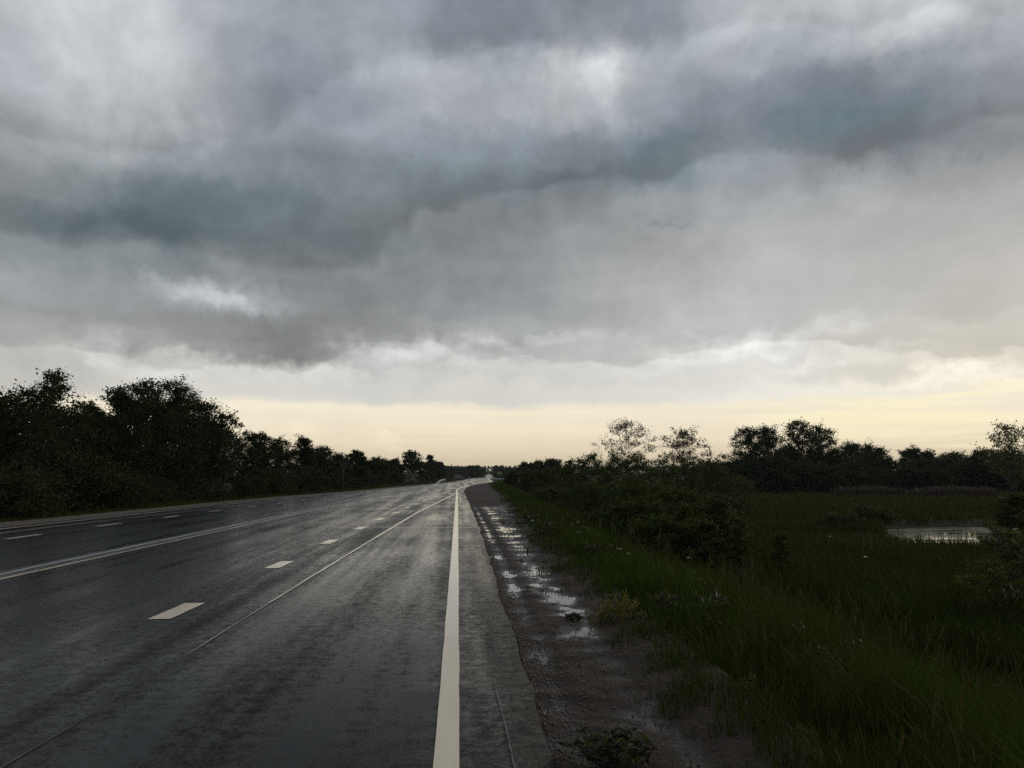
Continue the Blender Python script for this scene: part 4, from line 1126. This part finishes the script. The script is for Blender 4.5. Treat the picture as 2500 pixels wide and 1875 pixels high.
road_sign(1220, 1168, 0, 1.25, 1.1, 2.75, 'small lime yellow framed sign where the side road leaves', M['lime'], 3.2, 318, 1, M['blue_film'])
# steel guard rail whose near end dips into the ground
X0, Y0 = at(1064, 1181.5, -.1); X1 = x_at(1087, 152); Y1 = 152.0
e = empty('guard_rail', (X0, Y0, float(ground_z(X0, Y0))), 'short pale steel guard rail with lowered end at the left verge', 'guard rail')
def rail(e, dx_, dy_, L, sag=.75):
    b_ = MB(); z0 = float(ground_z(e.location.x, e.location.y)); prof = [(0, 0.0), (.35, .42), (.6, .62), (1, .64)]
    P = [(dx_ * t, dy_ * t, zz) for t, zz in prof]
    for a_, c_ in zip(P[:-1], P[1:]):
        va, vc = Vector(a_), Vector(c_); d_ = vc - va
        for off in (-.11, .0, .11):
            b_.tube([va + Vector((0, -.03 * (off != 0), off)), vc + Vector((0, -.03 * (off != 0), off))], .05, 6)
    obj('beam', b_.mesh('rail_beam', M['metal']), e)
    for t, zz in ((.4, .42), (.7, .6), (.97, .62)):
        b_ = MB(); b_.box((dx_ * t, dy_ * t + .12, zz / 2 - .2), (.10, .08, zz + .5)); obj('post', b_.mesh('rail_post', M['metal']), e)
rail(e, X1 - X0, Y1 - Y0, 5)
Xa = x_at(1234, 300)
e = empty('guard_rail', (Xa, 300, float(ground_z(Xa, 300))), 'pale low rail beside the side road under the lime sign', 'guard rail')
rail(e, 2.6, 6, 5)
# marker posts
for px, Y, lab in [(988, 150, 'small white marker post in the left verge grass before the guard rail'), (1146, 330, 'tiny white marker post far along the left verge')]:
    X = x_at(px, Y); z = float(ground_z(X, Y))
    e = empty('marker_post', (X, Y, z), lab, 'post', 'white marker posts')
    b_ = MB(); b_.prism([(-.05, -.3), (.05, -.3), (.05, .82), (-.05, .9)], -.08, .08); p = obj('shaft', b_.mesh('marker_shaft', M['white_paint']), e)
    b_ = MB(); b_.box((0, -.056, .7), (.15, .008, .12)); obj('band', b_.mesh('marker_band', M['tyre']), e)
# dark car parked on the verge far ahead
Xc = x_at(1119, 215); zc = float(ground_z(Xc, 215))
e = empty('parked_car', (Xc, 215, zc + .02), 'dark car parked on the left verge far ahead, windscreen catching the sky', 'car', None, R(12))
body = MB()
body.prism([(-2.1, .32), (2.1, .32), (2.15, .6), (2.05, .88), (1.2, .93), (-1.1, .90), (-2.0, .78), (-2.15, .55)], -.85, .85)
bo = obj('body', body.mesh('car_body', M['car_paint']), e)
cab = MB(); cab.prism([(-1.0, .90), (1.75, .92), (1.2, 1.44), (-.25, 1.46)], -.74, .74); obj('cabin', cab.mesh('car_cabin', M['car_paint']), e)
ws = MB(); ws.box((0, -.66, 1.185), (1.3, .02, .74), Matrix.Rotation(R(-53), 3, 'X')); obj('windscreen', ws.mesh('car_windscreen', M['glass']), e)
for s in (-1, 1):
    b_ = MB(); b_.box((s * .745, .45, 1.17), (.02, 1.5, .36)); obj('side_window', b_.mesh('car_side_window', M['glass']), e)
    b_ = MB(); b_.box((s * .6, -2.12, .68), (.34, .06, .14)); obj('headlight', b_.mesh('car_headlight', M['lamp_glass']), e)
    for yy in (-1.3, 1.3):
        b_ = MB(); b_.tube([(s * .70, yy, .32), (s * .90, yy, .32)], .32, 16); wl_ = obj('wheel', b_.mesh('car_tyre', M['tyre']), e)
        b_ = MB(); b_.tube([(s * .895, yy, .32), (s * .915, yy, .32)], .19, 12); obj('rim', b_.mesh('car_rim', M['metal']), wl_)

# ================================================================== damp air
HAZE = True
if HAZE:
    b_ = MB(); b_.box((0, 1150, 17), (5200, 2500, 50))
    hm, hg, ho = mat('haze')
    pv_ = hg.n('ShaderNodeVolumePrincipled')
    pv_.inputs['Color'].default_value = (.75, .82, .88, 1)
    pv_.inputs['Density'].default_value = .00013
    hg.put(ho.inputs['Volume'], pv_.outputs[0])
    hz_ = obj('haze', b_.mesh('haze', hm), label='thin damp evening haze over the land', cat='haze', kind='stuff')
